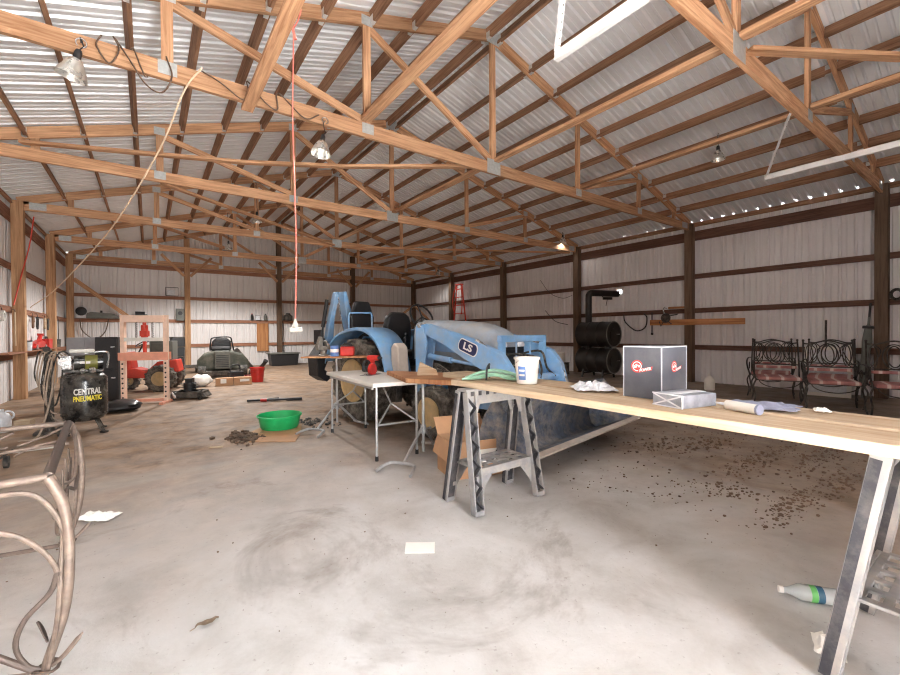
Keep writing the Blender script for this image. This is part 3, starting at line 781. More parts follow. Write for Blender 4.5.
# ================================================================== wrought iron table frame, lower left
M_iron = plain('flaking_tan_iron', srgb(114, 97, 86), .5, .25, .35, 30, dust=.12)
M_irond = plain('dull_tan_iron', srgb(84, 70, 62), .6, .1, .25, 30)
TX0, TX1, TY0, TY1, TZ = -1.50, -.285, 1.76, 2.79, .755
t = thing('iron_table', 'tan wrought iron table frame without top, twisted twig legs, at left', 'table', (TX1 - .008, (TY0 + TY1) / 2, 0), R(4))
hw, W = (TY1 - TY0) / 2, TX1 - TX0
def leg(x, y, sx):
    m = MB(); p = spline([(x, y, TZ), (x + sx * .035, y, TZ - .10), (x + sx * .046, y, TZ - .25), (x + sx * .034, y, TZ - .42), (x - sx * .01, y, TZ - .58), (x - sx * .055, y, .0)], 6)
    m.tube(p, [.0155 - .003 * k / len(p) for k in range(len(p))], 10)
    m.tube([V(q) + V((math.cos(k * .22) * .016 - sx * .004, math.sin(k * .22) * .016, 0)) for k, q in enumerate(p)], .0068, 8)
    lg = m.build('leg', M_iron, t)
    m = MB(); m.tube([(x - sx * .01 + .03 * math.cos(R(a)), y + .03 * math.sin(R(a)), .17 + .004 * math.sin(R(a * 2))) for a in range(0, 361, 30)], .005, 6); m.build('twig_binding', M_irond, lg)
    m = MB(); m.tube(spline([(x - sx * .0, y, .17), (x + sx * .03, y + .005, .185), (x + sx * .075, y + .01, .235)], 4), [.008] * 8 + [.002], 6); m.build('twig', M_iron, lg)
for x, sx in ((0, 1), (-W, -1)):
    for y in (-hw, hw): leg(x, y, sx)
for s, nm in ((-hw, 'near'), (hw, 'far')):
    m = MB(); m.tube([(0, s, TZ), (-W, s, TZ)], .0125, 10); m.build('top_rail', M_iron, t)
for x in (0, -W):
    m = MB(); m.tube([(x, -hw, TZ), (x, hw, TZ)], .0145, 10); m.build('top_rail', M_irond, t)
# near apron: two bowed twigs from rail to leg, low stretcher twigs
def twig(pts, r, name='apron_twig', mat=None, taper=.7):
    p = spline(pts, 6); m = MB(); m.tube(p, [r * (1 - (1 - taper) * k / len(p)) for k in range(len(p))], 8); return m.build(name, mat or M_iron, t)
for y in (-hw,):
    twig([(-.40, y, TZ - .17), (-.26, y, TZ - .07), (-.13, y, TZ - .035), (-.03, y, TZ - .05), (.03, y, TZ - .16), (.045, y, TZ - .28)], .0095)
    twig([(-.40, y, TZ - .165), (-.20, y, TZ - .125), (-.08, y, TZ - .155), (.0, y, TZ - .25), (.03, y, TZ - .36)], .0095)
    twig([(.02, y, TZ - .30), (.0, y, TZ - .36), (-.055, y, TZ - .42), (-.075, y, TZ - .49), (-.05, y, TZ - .56), (-.01, y, TZ - .59)], .0085, mat=M_irond)
    twig([(-.35, y, TZ - .33), (-.16, y, TZ - .46), (-.02, y, TZ - .60)], .012, 'stretcher', M_irond)
    twig([(-.40, y, TZ - .53), (-.2, y, TZ - .545), (-.02, y, TZ - .60)], .012, 'stretcher', M_iron)
    twig([(-.9, y + .4, TZ - .30), (-.45, y + .25, TZ - .27), (0.02, y, TZ - .22)], .009, 'stretcher', M_irond)
def leaf(p, d, L, w, mat=None, name='leaf'):
    d = V(d).normalized(); sd = d.cross(V((1, 0, 0)) if abs(d.x) < .8 else V((0, 1, 0))).normalized(); nn = d.cross(sd); p = V(p); rows = []
    for j in (-1, 0, 1): rows.append([p + d * (L * i / 7) + sd * (j * w * math.sin(math.pi * min(1, i / 7 * .9 + .05))) + nn * (.004 * (1 - abs(j))) for i in range(8)])
    m = MB(); m.sheet(rows); return m.build(name, mat or M_irond, t, solid=.003)
leaf((-.005, -hw + .005, TZ - .51), (-.30, 0, 1), .075, .018)
# far apron: lattice of twigs
for k in range(7):
    x = -.02 - k * .17
    twig([(x, hw, TZ - .02), (x - .07, hw, TZ - .055), (x - .16, hw, TZ - .085)], .006)
    twig([(x - .02, hw, TZ - .085), (x - .10, hw, TZ - .095), (x - .17, hw, TZ - .13)], .006)
twig([(0, hw, TZ - .10), (-.25, hw, TZ - .11), (-.6, hw, TZ - .15), (-1.1, hw, TZ - .14)], .008)
# right apron: leafy spray between the two legs
twig([(.02, hw - .02, TZ - .02), (.035, .32, TZ - .10), (.03, .18, TZ - .19), (.0, .0, TZ - .17), (-.0, -.2, TZ - .13)], .008)
twig([(.03, hw - .01, TZ - .22), (.03, .30, TZ - .27), (.015, .05, TZ - .20), (0, -.28, TZ - .20)], .008, mat=M_irond)
for k in range(6):
    y = .36 - k * .10
    leaf((.015, y, TZ - .14 - .01 * k), (0, -.65 + .1 * k, .55 if k % 2 else -.5), .13, .022, M_iron if k % 2 else M_irond)
twig([(.0, -.30, TZ - .20), (.01, -.36, TZ - .17), (.01, -.38, TZ - .22), (.01, -.33, TZ - .25)], .007)
# ================================================================== blue tractor with loader and backhoe
M_bluev = plain('dusty_blue_paint', srgb(122, 170, 214), .55, 0, .12, 7, dust=.45)
M_hoodtop = plain('dust_covered_blue', srgb(158, 170, 182), .7, 0, .14, 7, dust=.7)
M_navy = plain('navy_decal', srgb(42, 44, 84), .5); M_rim = plain('tan_wheel_rim', srgb(208, 178, 128), .6, 0, .14, 12, dust=.3)
M_tire = plain('dusty_tyre', srgb(74, 68, 62), .9, 0, .3, 22, dust=.55)
M_engine = plain('greasy_engine', srgb(58, 52, 48), .7, .2, .4, 14, dust=.35)
M_scoop = plain('scuffed_bucket_steel', srgb(96, 106, 124), .6, .1, .45, 14, dust=.8)
M_edge = plain('worn_cutting_edge', srgb(196, 186, 176), .55, .2, .15, 12)
M_seat = plain('black_vinyl', srgb(34, 33, 34), .45, 0, .2, 12)
M_beige = plain('pale_beige_panel', srgb(196, 182, 168), .7, 0, .1, 9)
T = thing('tractor', 'blue compact tractor with front loader and folded backhoe, behind the tables', 'tractor', (2.909, 5.425, 0), R(10))
def wheel(x, y, Rw, w, rim, s, lugs, tag_):
    m = MB(); n = 40; a = rim; hb = w / 2
    m.lathe([(a, -hb * .8), (a + .02, -hb * .9), (Rw * .90, -hb), (Rw * .965, -hb * .8), (Rw * .975, 0), (Rw * .965, hb * .8), (Rw * .90, hb), (a + .02, hb * .9), (a, hb * .8)], (x, y, Rw), (1, 0, 0), n, False)
    for k in range(lugs):
        for side in (-1, 1):
            q = 2 * math.pi * (k + (.5 if side > 0 else 0)) / lugs
            c = V((x + side * hb * .48, y + math.cos(q) * Rw * .975, Rw + math.sin(q) * Rw * .975))
            rot = Matrix.Rotation(q, 3, 'X') @ Matrix.Rotation(side * R(38), 3, 'Y')
            m.box(c, (hb * 1.02, Rw * .06, Rw * .075), rot)
    t_ = m.build('tyre', M_tire, T)
    m = MB(); o = s * hb
    m.lathe([(.0, .10 * w), (rim * .30, .10 * w), (rim * .34, .02), (rim * .62, .0), (rim * .80, -.02), (rim * .9, .12 * w), (rim, .3 * w), (rim * 1.06, .34 * w), (rim * 1.06, .30 * w)], (x + s * hb * .35, y, Rw), (s, 0, 0), 32)
    r_ = m.build('wheel_rim', M_rim, T)
    m = MB()
    for k in range(6):
        q = math.pi * 2 * k / 6; m.cyl((x + s * hb * .35, y + rim * .45 * math.cos(q), Rw + rim * .45 * math.sin(q)), (x + s * (hb * .35 + .03), y + rim * .45 * math.cos(q), Rw + rim * .45 * math.sin(q)), .014, 6)
    m.build('wheel_bolts', M_engine, r_)
for s in (-1, 1):
    wheel(s * .56, 0, .56, .32, .27, s, 18, 'rear'); wheel(s * .54, -1.40, .295, .21, .165, s, 16, 'front')
# chassis
m = MB(); m.box((0, -.25, .56), (.42, 1.0, .36)); m.box((0, -1.3, .52), (.30, 1.5, .30)); m.box((0, -1.4, .33), (.86, .12, .12)); m.cyl((-.45, 0, .56), (.45, 0, .56), .12, 16); m.build('chassis', M_engine, T, bevel=.01)
m = MB(); m.box((0, -1.42, .85), (.40, 1.1, .42)); m.build('engine_block', M_engine, T, bevel=.02)
m = MB(); m.box((.0, -.62, .58), (.96, .62, .03)); m.box((-.44, -.45, .44), (.10, .40, .26)); m.box((.44, -.45, .44), (.10, .40, .26)); m.build('foot_platform', M_engine, T, bevel=.008)
# hood
m = MB(); rows = []
for y, w, zt, zb_ in ((-.78, .29, 1.36, .86), (-1.15, .29, 1.345, .86), (-1.5, .28, 1.325, .84), (-1.75, .27, 1.29, .82), (-1.95, .25, 1.22, .78), (-2.08, .225, 1.10, .72), (-2.12, .20, .92, .66)):
    rows.append([(-w, y, zb_), (-w, y, zt - .20), (-w * .97, y, zt - .11), (-w * .82, y, zt - .04), (-w * .5, y, zt - .006), (0, y, zt), (w * .5, y, zt - .006), (w * .82, y, zt - .04), (w * .97, y, zt - .11), (w, y, zt - .20), (w, y, zb_)])
m.sheet(rows); n = len(rows[-1]); m._add(rows[-1], [tuple(range(n))]); m._add(rows[0], [tuple(range(n))])
hood = m.build('hood', M_hoodtop, T, solid=.008)
m = MB(); m.box((0, -2.125, .86), (.34, .012, .34)); 
for k in range(9): m.box((0, -2.135, .72 + .035 * k), (.33, .012, .008))
m.build('grille', M_black, hood)
for s in (-1, 1):
    m = MB(); m.ball((s * .165, -2.09, 1.05), (.065, .035, .05), 14, 8); m.build('headlight', M_film, hood)
    m = MB(); m.prism([(-.95, .98), (-1.75, .95), (-1.82, 1.10), (-.95, 1.16)], s * .297 - .003, s * .297 + .003, 'yz'); m.build('side_panel', M_bluev, hood, bevel=.002)
# dash, steering, seat, levers
m = MB(); m.prism([(-.80, .80), (-.60, .85), (-.66, 1.28), (-.78, 1.36), (-.84, 1.34)], -.20, .20, 'yz'); m.build('dashboard', M_black, T, bevel=.015)
m = MB(); m.tube([(0, -.72, 1.2), (0, -.60, 1.40)], .022, 10); sw = m.build('steering_column', M_black, T)
q = Matrix.Rotation(R(62), 3, 'X'); c = V((0, -.60, 1.41)); m = MB()
m.tube([c + q @ V((.19 * math.cos(a * math.pi / 14), .19 * math.sin(a * math.pi / 14), 0)) for a in range(28)], .013, 8, True)
for a in (90, 210, 330): m.tube([c, c + q @ V((.18 * math.cos(R(a)), .18 * math.sin(R(a)), 0))], .010, 6)
m.build('steering_wheel', M_black, T)
m = MB(); m.box((0, -.30, .90), (.46, .44, .11)); seat = m.build('seat_cushion', M_seat, T, bevel=.04)
m = MB(); m.prism([(-.21, .94), (-.235, 1.30), (-.19, 1.44), (-.10, 1.495), (.10, 1.495), (.19, 1.44), (.235, 1.30), (.21, .94)], -.12, -.02, 'xz'); m.build('seat_back', M_seat, T, bevel=.03)
m = MB(); m.box((0, -.25, .80), (.34, .36, .12)); m.build('seat_base', M_engine, T)
for x, y, z in ((-.32, -.62, 1.18), (-.27, -.55, 1.12), (.30, -.6, 1.22)):
    m = MB(); m.tube([(x, y, .85), (x, y - .02, z)], .008, 6); m.ball((x, y - .02, z), .022); m.build('control_lever', M_black, T)
# fenders
for s in (-1, 1):
    fp = spline([(0, .60, .80), (0, .50, 1.02), (0, .26, 1.19), (0, -.18, 1.265), (0, -.5, 1.19), (0, -.71, .98), (0, -.83, .64)], 5); rows = []
    for dx_, dz in ((.78, -.035), (.775, -.005), (.76, 0), (.38, 0)): rows.append([(s * dx_, p.y, p.z + dz) for p in fp])
    m = MB(); m.sheet(rows); m.build('fender', M_bluev, T, solid=.014)
    m = MB(); m.prism([(-.6, .62), (-.60, .95), (-.30, 1.15), (.2, 1.15), (.45, .9), (.4, .62)], s * .395 - .008, s * .395 + .008, 'yz'); m.build('fender_panel', M_blue, T)
m = MB(); m.prism([(-.76, .58), (-.76, 1.02), (-.82, 1.08), (-.90, 1.02), (-.93, .58)], -.66, -.50, 'yz'); m.build('step_panel', M_beige, T, bevel=.02)
# loader
arm = [(-1.12, 1.22), (-1.14, 1.28), (-1.25, 1.30), (-1.9, 1.135), (-2.32, .99), (-2.44, .84), (-2.50, .62), (-2.45, .36), (-2.40, .32), (-2.35, .36), (-2.34, .60), (-2.24, .76), (-2.05, .82), (-1.80, .93), (-1.5, 1.07), (-1.2, 1.18)]
for s in (-1, 1):
    x = s * .48
    m = MB(); m.prism([(-1.10, .40), (-1.10, .95), (-1.11, 1.27), (-1.22, 1.29), (-1.29, 1.08), (-1.24, .78), (-1.30, .40)], x - s * .0 - .075, x - s * .0 - .05, 'yz'); m.prism([(-1.10, .40), (-1.10, .95), (-1.11, 1.27), (-1.22, 1.29), (-1.29, 1.08), (-1.24, .78), (-1.30, .40)], x + .05, x + .075, 'yz'); m.box((x, -1.11, .80), (.13, .02, .78))
    m.build('loader_post', M_bluev, T, bevel=.004)
    m = MB(); m.prism(arm, x - .042, x + .042, 'yz'); A = m.build('loader_arm', M_bluev, T, bevel=.008)
    m = MB(); m.tube([(x, -1.26, .92), (x, -1.62, .885)], .034, 12); m.tube([(x, -1.62, .885), (x, -1.98, .85)], .018, 10); m.build('lift_cylinder', M_bluev, T)
    m = MB(); m.tube([(x, -1.98, 1.10), (x, -2.25, .96)], .03, 12); m.tube([(x, -2.25, .96), (x, -2.44, .76)], .017, 10); m.tube([(x, -2.44, .76), (x, -2.50, .60)], .024, 8); m.build('tilt_cylinder', M_chrome, T)
    m = MB(); m.tube([(x, -1.18, 1.28), (x + s * .09, -1.18, 1.28)], .03, 14); m.build('pivot_pin', M_chrome, A)
    if s < 0:
        dd = R(-19.5)
        def dec(L, hh, k, mat, nm):
            pts = []
            for a0, cx, cy in ((0, L / 2 - hh * .6, 0), (180, -L / 2 + hh * .6, 0)):
                for j in range(7):
                    a = R(a0 - 90 + 30 * j); pts.append((cx + hh * .6 * math.cos(a), cy + hh * math.sin(a)))
            P2 = [(-1.90 - (u * math.cos(dd) - v * math.sin(dd)), .1 + .935 + (u * math.sin(dd) + v * math.cos(dd))) for u, v in pts]
            m = MB(); m.prism(P2, x - .0425 - k, x - .042, 'yz'); return m.build(nm, mat, A)
        dec(.28, .070, .002, M_white, 'decal_border'); dec(.258, .059, .0035, M_navy, 'decal')
        tx = text_mesh('lettering', 'LS', .105, M_white, A, .001, .003, fit=.125)
        tx.location = (x - .0475, -1.90, 1.035); tx.matrix_local = Matrix.Translation((x - .0475, -1.90, 1.035)) @ Matrix(((0, 0, -1, 0), (-1, 0, 0, 0), (0, 1, 0, 0), (0, 0, 0, 1))) @ Matrix.Rotation(dd, 4, 'Z')
m = MB(); m.cyl((-.48, -2.38, .70), (.48, -2.38, .70), .045, 14); m.build('torque_tube', M_bluev, T)
m = MB(); m.box((0, -1.16, .48), (.9, .14, .12)); m.build('loader_mount', M_blue, T)
# brush guard
m = MB()
for s in (-1, 1): m.box((s * .385, -2.24, .76), (.065, .06, .80)); m.box((s * .385, -2.05, .42), (.05, .42, .08))
m.box((0, -2.24, 1.125), (.85, .06, .07)); m.box((0, -2.24, .45), (.77, .06, .07))
for x in (-.13, .13): m.box((x, -2.24, .78), (.012, .02, .62))
m.build('brush_guard', M_bluev, T, bevel=.012)
m = MB()
for x, a in ((.16, 0), (-.18, 1), (.05, 2)): m.tube(spline([(x, -2.1, .95), (x + .05, -2.33, .98 - .03 * a), (x + .12, -2.36, .80), (x + .20 - .1 * a, -2.42, .70)], 5), .012, 8)
m.build('hydraulic_hose', M_rubber, T)
m = MB()
for k in range(5): m.tube(spline([(-.42, -1.24 - .03 * k, .60), (-.47 - .01 * k, -1.40, .72 + .03 * k), (-.44, -1.62 - .02 * k, .66), (-.40, -1.75, .58)], 5), .011, 8)
m.build('hydraulic_hose', M_tire, T)
# bucket: curled back, heel on the floor
BW = 1.03
sec = [(-3.06, .225), (-2.84, .145), (-2.66, .07), (-2.58, .045), (-2.52, .085), (-2.485, .19), (-2.49, .33), (-2.545, .48), (-2.63, .60), (-2.67, .64)]
m = MB(); m.sheet([[(x, y, z) for y, z in sec] for x in (-BW, BW)]); bk = m.build('bucket', M_scoop, T, solid=.014)
for s in (-1, 1):
    m = MB(); m.prism(sec, s * BW - .008, s * BW + .008, 'yz'); m.build('bucket_side', M_scoop, bk)
m = MB(); m.beam((-BW - .02, -3.065, .226), (BW + .02, -3.065, .226), .055, .018, (0, -.3, 1)); m.build('cutting_edge', M_edge, bk)
for x in (-.48, .48):
    m = MB()
    for e in (-.062, .062): m.prism([(-2.48, .14), (-2.49, .40), (-2.46, .50), (-2.37, .40), (-2.39, .20)], x + e - .008, x + e + .008, 'yz')
    m.cyl((x - .065, -2.41, .37), (x + .065, -2.41, .37), .02, 10); m.build('bucket_bracket', M_blue, bk)
# backhoe folded at the rear
m = MB(); m.box((0, .62, .62), (.50, .30, .34)); m.box((0, .95, .55), (.46, .40, .16)); m.build('backhoe_frame', M_blue, T, bevel=.01)
m = MB(); m.box((0, .66, 1.02), (.42, .34, .09)); m.prism([(-.20, 1.05), (-.22, 1.45), (-.13, 1.70), (.13, 1.70), (.22, 1.45), (.20, 1.05)], .80, .88, 'xz'); m.build('backhoe_seat', M_seat, T, bevel=.025)
m = MB(); m.tube([(-.50, .42, 1.05), (-.50, .42, 1.46), (-.48, .42, 1.49), (-.12, .42, 1.50), (-.10, .42, 1.47), (-.10, .42, 1.05)], .013, 8); m.build('hand_rail', M_bluev, T)
m = MB(); m.prism([(.02, .55), (.17, .55), (.155, 1.05), (.03, 1.55), (-.07, 1.88), (-.13, 1.88), (-.09, 1.50), (.02, 1.02)], 1.16, 1.32, 'xz'); m.build('backhoe_boom', M_bluev, T, bevel=.015)
m = MB(); m.prism([(-.08, 1.89), (-.14, 1.89), (-.24, 1.50), (-.33, 1.02), (-.28, .92), (-.21, .98), (-.17, 1.45), (-.10, 1.72)], 1.36, 1.48, 'xz'); m.build('dipper_arm', M_bluev, T, bevel=.015)
m = MB(); m.tube([(-.09, 1.34, 1.80), (-.04, 1.34, 1.40)], .035, 10); m.tube([(-.04, 1.34, 1.40), (.03, 1.34, .98)], .018, 8); m.build('boom_cylinder', M_chrome, T)
m = MB(); m.tube([(-.28, 1.42, 1.75), (-.36, 1.42, 1.30)], .03, 10); m.tube([(-.36, 1.42, 1.30), (-.38, 1.42, .95)], .016, 8); m.build('dipper_cylinder', M_black, T)
m = MB(); m.prism([(-.24, 1.02), (-.40, 1.04), (-.56, .82), (-.54, .52), (-.38, .42), (-.28, .50), (-.42, .62), (-.30, .88)], 1.26, 1.56, 'xz'); m.build('backhoe_bucket', M_black, T, bevel=.01)
for s in (-1, 1):
    m = MB(); m.beam((s * .24, .95, .60), (s * .62, 1.0, 1.10), .09, .09); m.box((s * .66, 1.0, 1.14), (.05, .22, .22)); m.build('stabilizer', M_black, T, bevel=.006)
# ================================================================== left and back of the barn
M_orange = plain('salmon_orange_enamel', srgb(234, 164, 138), .5, 0, .1, 9); M_paleor = plain('faded_orange_enamel', srgb(240, 206, 184), .5, 0, .1, 9)
M_tank = plain('gloss_black_tank', srgb(30, 29, 29), .25, 0, .25, 8, dust=.25)
M_yel = plain('yellow_print', srgb(224, 206, 60), .5); M_hosebr = plain('tan_air_hose', srgb(168, 148, 130), .6, 0, .15, 20)
M_olive = plain('dull_olive_green', srgb(72, 76, 66), .6, 0, .2, 9, dust=.3); M_greygr = plain('grey_grille', srgb(108, 110, 104), .6, 0, .2, 12)
M_redtr = plain('faded_red_paint', srgb(206, 66, 48), .5, 0, .14, 8)
M_gpan = plain('bright_green_plastic', srgb(32, 176, 100), .35, 0, .12, 7)
M_steel = plain('grey_sheet_steel', srgb(150, 152, 156), .45, .3, .12, 6)
rnd = random.Random(21)
# air compressor
t = thing('air_compressor', 'black upright air compressor with lettered tank near the left wall', 'compressor', (-.65, 6.80, 0), 0)
t.scale = (.90, .90, .95)
m = MB(); m.lathe([(.0, .15), (.12, .155), (.20, .18), (.243, .23), (.248, .28), (.248, .66), (.243, .71), (.20, .76), (.12, .785), (0, .79)], seg=40); tank = m.build('tank', M_tank, t)
for z in (.70, .24):
    m = MB(); m.lathe([(.2495, z), (.252, z + .005), (.2495, z + .01)], seg=40, cap=False); m.build('weld_seam', M_tank, tank)
cang = math.atan2(-7.1, .68)   # towards the camera
for body, mat, z, fit, sz in (('CENTRAL', M_white, .545, .30, .105), ('PNEUMATIC', M_yel, .458, .31, .088)):
    o = text_mesh('lettering', body, sz, mat, tank, .0015, .003, fit=fit)
    for v in o.data.vertices:
        a = cang + R(8) + v.co.x / .25; r_ = .2498 + v.co.z
        v.co = (r_ * math.cos(a), r_ * math.sin(a), z + v.co.y + v.co.x * .02)
for k, a in enumerate((cang + .75, cang - .75, cang + 2.4, cang - 2.4)):
    c_, s_ = math.cos(a), math.sin(a); m = MB()
    m.beam((.16 * c_, .16 * s_, .20), (.27 * c_, .27 * s_, .02), .06, .012, (0, 0, 1)); m.box((.285 * c_, .285 * s_, .012), (.07, .07, .02), Matrix.Rotation(a, 3, 'Z')); m.build('leg', M_tank, t, bevel=.004)
u = V((.995, .09, 0))
m = MB(); m.box((0, 0, .80), (.40, .20, .03)); m.build('motor_plate', M_tank, t)
m = MB(); m.cyl(u * -.10 + V((0, 0, .905)), u * .20 + V((0, 0, .905)), .092, 24); mt = m.build('motor', M_tank, t)
m = MB(); m.lathe([(.0935, .05), (.0935, .18)], u * -.04 + V((0, 0, .905)), u, 24, False); m.build('motor_label', plain('olive_label', srgb(120, 116, 52), .5), mt)
m = MB(); m.box((-.01, -.096, .91), (.05, .004, .035)); m.box((.05, -.096, .905), (.045, .004, .03)); m.build('label_panel', M_white, mt, bevel=.001)
m = MB(); m.box((-.17, -.02, .91), (.10, .14, .17)); m.cyl((-.20, -.09, .92), (-.20, -.12, .92), .055, 16)
for k in range(5): m.box((-.17, -.02, .84 + .035 * k), (.115, .155, .008))
m.build('pump_head', M_chrome, t, bevel=.004)
m = MB(); m.box((-.02, 0, 1.055), (.26, .10, .045)); m.build('air_filter', M_white, t, bevel=.015)
m = MB(); m.tube(spline([(.24, .02, .82), (.26, .02, 1.0), (.2, .0, 1.04), (.0, 0, 1.02)], 5), .012, 8); m.build('handle_tube', M_chrome, t)
m = MB(); m.cyl((.10, -.16, .79), (.10, -.18, .83), .035, 14); m.cyl((.0, -.17, .79), (.0, -.19, .82), .028, 14); m.build('pressure_gauge', M_chrome, t)
for s in (-1, 1):
    m = MB(); m.cyl((-.21, .10 + s * .16 - .1, .085), (-.25, .10 + s * .16 - .1, .085), .085, 20); m.build('wheel', M_rubber, t)
# hose stand beside it
t = thing('hose_stand', 'dark upright stand hung with looped tan air hoses, left of the compressor', 'hose stand', (-1.00, 7.02, 0))
m = MB(); m.tube([(0, 0, .02), (0, 0, 1.0)], .045, 10); m.box((0, 0, .015), (.26, .26, .03)); m.cyl((0, .0, .99), (0, -.12, 1.03), .035, 10); m.build('pole', M_engine, t)
for k in range(7):
    w_, h_ = .05 + .013 * k, .20 + .045 * k; cx = -.06 + .035 * k; y = -.07 - .016 * k
    m = MB(); m.tube([(cx + w_ * math.cos(R(a)) * (1 + .15 * math.sin(R(a * 2))), y + .02 * math.sin(R(a * 3)), 1.0 - h_ + h_ * math.sin(R(a))) for a in range(0, 360, 15)], .0085, 8, True); m.build('hose_loop', M_hosebr if k % 3 else M_rubber, t)
m = MB(); m.tube(spline([(.06, -.12, .8), (.05, -.2, .5), (.0, -.3, .2), (-.06, -.36, .02), (-.2, -.42, .012)], 6), .011, 8); m.build('hose_end', M_hosebr, t)
# clutter by the left frame edge
t = thing('caster_bar', 'thin pale bar on a small dark wheel lying behind the iron table', 'bar', (-1.1, 5.75, 0), 0)
m = MB(); m.tube([(-.15, .1, .045), (.36, .16, .035)], .011, 8); m.build('bar', M_white, t)
m = MB(); m.tube([(-.5, .05, .05), (.0, .1, .045)], .012, 8); m.build('dark_bar', M_black, t)
m = MB(); m.cyl((.03, -.36, .055), (.06, -.36, .055), .055, 18); m.cyl((.025, -.36, .055), (.065, -.36, .055), .02, 12); m.tube([(.0, -.36, .09), (.0, .08, .07)], .010, 6); m.build('wheel', M_rubber, t)
t = thing('plastic_jug', 'pale plastic jug on the floor at the left picture edge', 'jug', (-1.50, 7.45, 0))
m = MB(); m.lathe([(.085, 0), (.095, .02), (.095, .17), (.07, .22), (.03, .25), (.03, .28), (0, .28)], seg=20); m.build('jug_body', M_film, t)
m = MB(); m.tube(arc((.06, 0, .2), .055, -70, 110, 8), .010, 6); m.build('handle', M_film, t)
m = MB(); m.box((0, 0, .06), (.16, .12, .12)); o = tag(m.build('wood_block', M_plank, bevel=.004), 'short pale wood block on the floor beside the pale jug', 'wood block'); o.location = (-1.30, 7.50, 0); o.rotation_euler = (0, 0, -.3)
# shop press
t = thing('shop_press', 'salmon orange H-frame hydraulic press standing near the left wall', 'press', (-.06, 9.0, 0), -R(20)); t.scale = (.93, 1, .975)
for s in (-1, 1):
    m = MB(); x = s * .345
    m.box((x, -.035, .80), (.064, .008, 1.56)); m.box((x - .028, .01, .80), (.008, .09, 1.56)); m.box((x + .028, .01, .80), (.008, .09, 1.56)); up_ = m.build('upright', M_paleor, t)
    for k in range(8):
        m = MB(); m.cyl((x, -.0395, .12 + .085 * k), (x, -.041, .12 + .085 * k), .017, 12); m.build('pin_hole', M_engine, up_)
    m = MB(); m.box((x, 0, .02), (.075, .50, .04)); m.build('foot', M_orange, t, bevel=.004)
m = MB(); m.box((0, -.05, 1.51), (.66, .02, .125)); m.box((0, .07, 1.51), (.66, .02, .125)); m.build('top_beam', M_paleor, t, bevel=.004)
m = MB(); m.box((0, -.03, 1.145), (.62, .05, .065)); m.build('ram_bar', M_white, t, bevel=.004)
m = MB(); m.box((0, -.065, .845), (.80, .02, .14)); m.box((0, .085, .845), (.80, .02, .14)); m.build('press_bed', M_orange, t, bevel=.004)
m = MB(); m.box((0, 0, .06), (.62, .05, .05)); m.build('base_bar', M_orange, t)
m = MB(); m.cyl((0, 0, 1.18), (0, 0, 1.40), .055, 16); m.box((0, 0, 1.25), (.12, .12, .10)); m.cyl((0, 0, 1.40), (0, 0, 1.46), .03, 12); m.box((0, 0, 1.0), (.05, .05, .22)); m.build('bottle_jack', M_redtr, t, bevel=.006)
for s in (-1, 1):
    m = MB(); pts = []
    for k in range(40): pts.append((s * .13 + .016 * math.cos(k * 1.3), .016 * math.sin(k * 1.3), 1.17 + .0072 * k))
    m.tube(pts, .005, 5); m.build('return_spring', M_engine, t)
# black sacks at its foot
def sack(loc, sz, mat, label, cat, name, seed, rz=0):
    import mathutils
    m = MB(); rows = []; n, k = 22, 12
    for i in range(k + 1):
        th = math.pi * i / k; row = []
        for j in range(n + 1):
            a = 2 * math.pi * j / n; d = V((math.sin(th) * math.cos(a), math.sin(th) * math.sin(a), -math.cos(th)))
            f = 1 + .22 * mathutils.noise.noise(d * 1.7 + V((seed, 0, 0))) + .10 * mathutils.noise.noise(d * 4.3 + V((0, seed, 0)))
            row.append((d.x * sz[0] / 2 * f, d.y * sz[1] / 2 * f, max(.002, sz[2] / 2 * (1 + d.z * f * (1.0 if d.z > 0 else .98)))))
        rows.append(row)
    m.sheet(rows); o = m.build(name, mat); o.location = loc; o.rotation_euler = (0, 0, rz); return tag(o, label, cat)
M_bag = plain('black_polythene', srgb(34, 33, 34), .35, 0, .2, 10)
sack((-.40, 8.35, 0), (.62, .5, .18), M_bag, 'black plastic sack slumped at the foot of the orange press', 'sack', 'plastic_sack', 3, -.3)
# mower engine on the floor
t = thing('engine_unit', 'black engine unit on the floor right of the orange press', 'engine', (.62, 9.15, 0), -R(25))
m = MB(); m.box((0, .02, .09), (.50, .34, .12)); m.prism([(-.27, .03), (-.22, .15), (.22, .15), (.30, .05), (.30, .03)], -.14, .20, 'xz'); m.build('deck', M_engine, t, bevel=.02)
m = MB(); m.cyl((-.02, .02, .15), (-.02, .02, .30), .10, 18); m.box((-.02, .02, .33), (.12, .12, .10)); 
for k in range(4): m.box((-.02, .02, .19 + .03 * k), (.24, .20, .008))
m.build('engine_block', M_black, t, bevel=.004)
for e in (-.22, .22):
    m = MB(); m.cyl((e - .02, -.16, .085), (e + .02, -.16, .085), .085, 16); m.build('wheel', M_rubber, t)
m = MB(); m.tube(spline([(-.18, -.12, .12), (-.22, -.2, .14), (-.15, -.26, .05)], 5), .02, 8); m.build('hose', M_chrome, t)
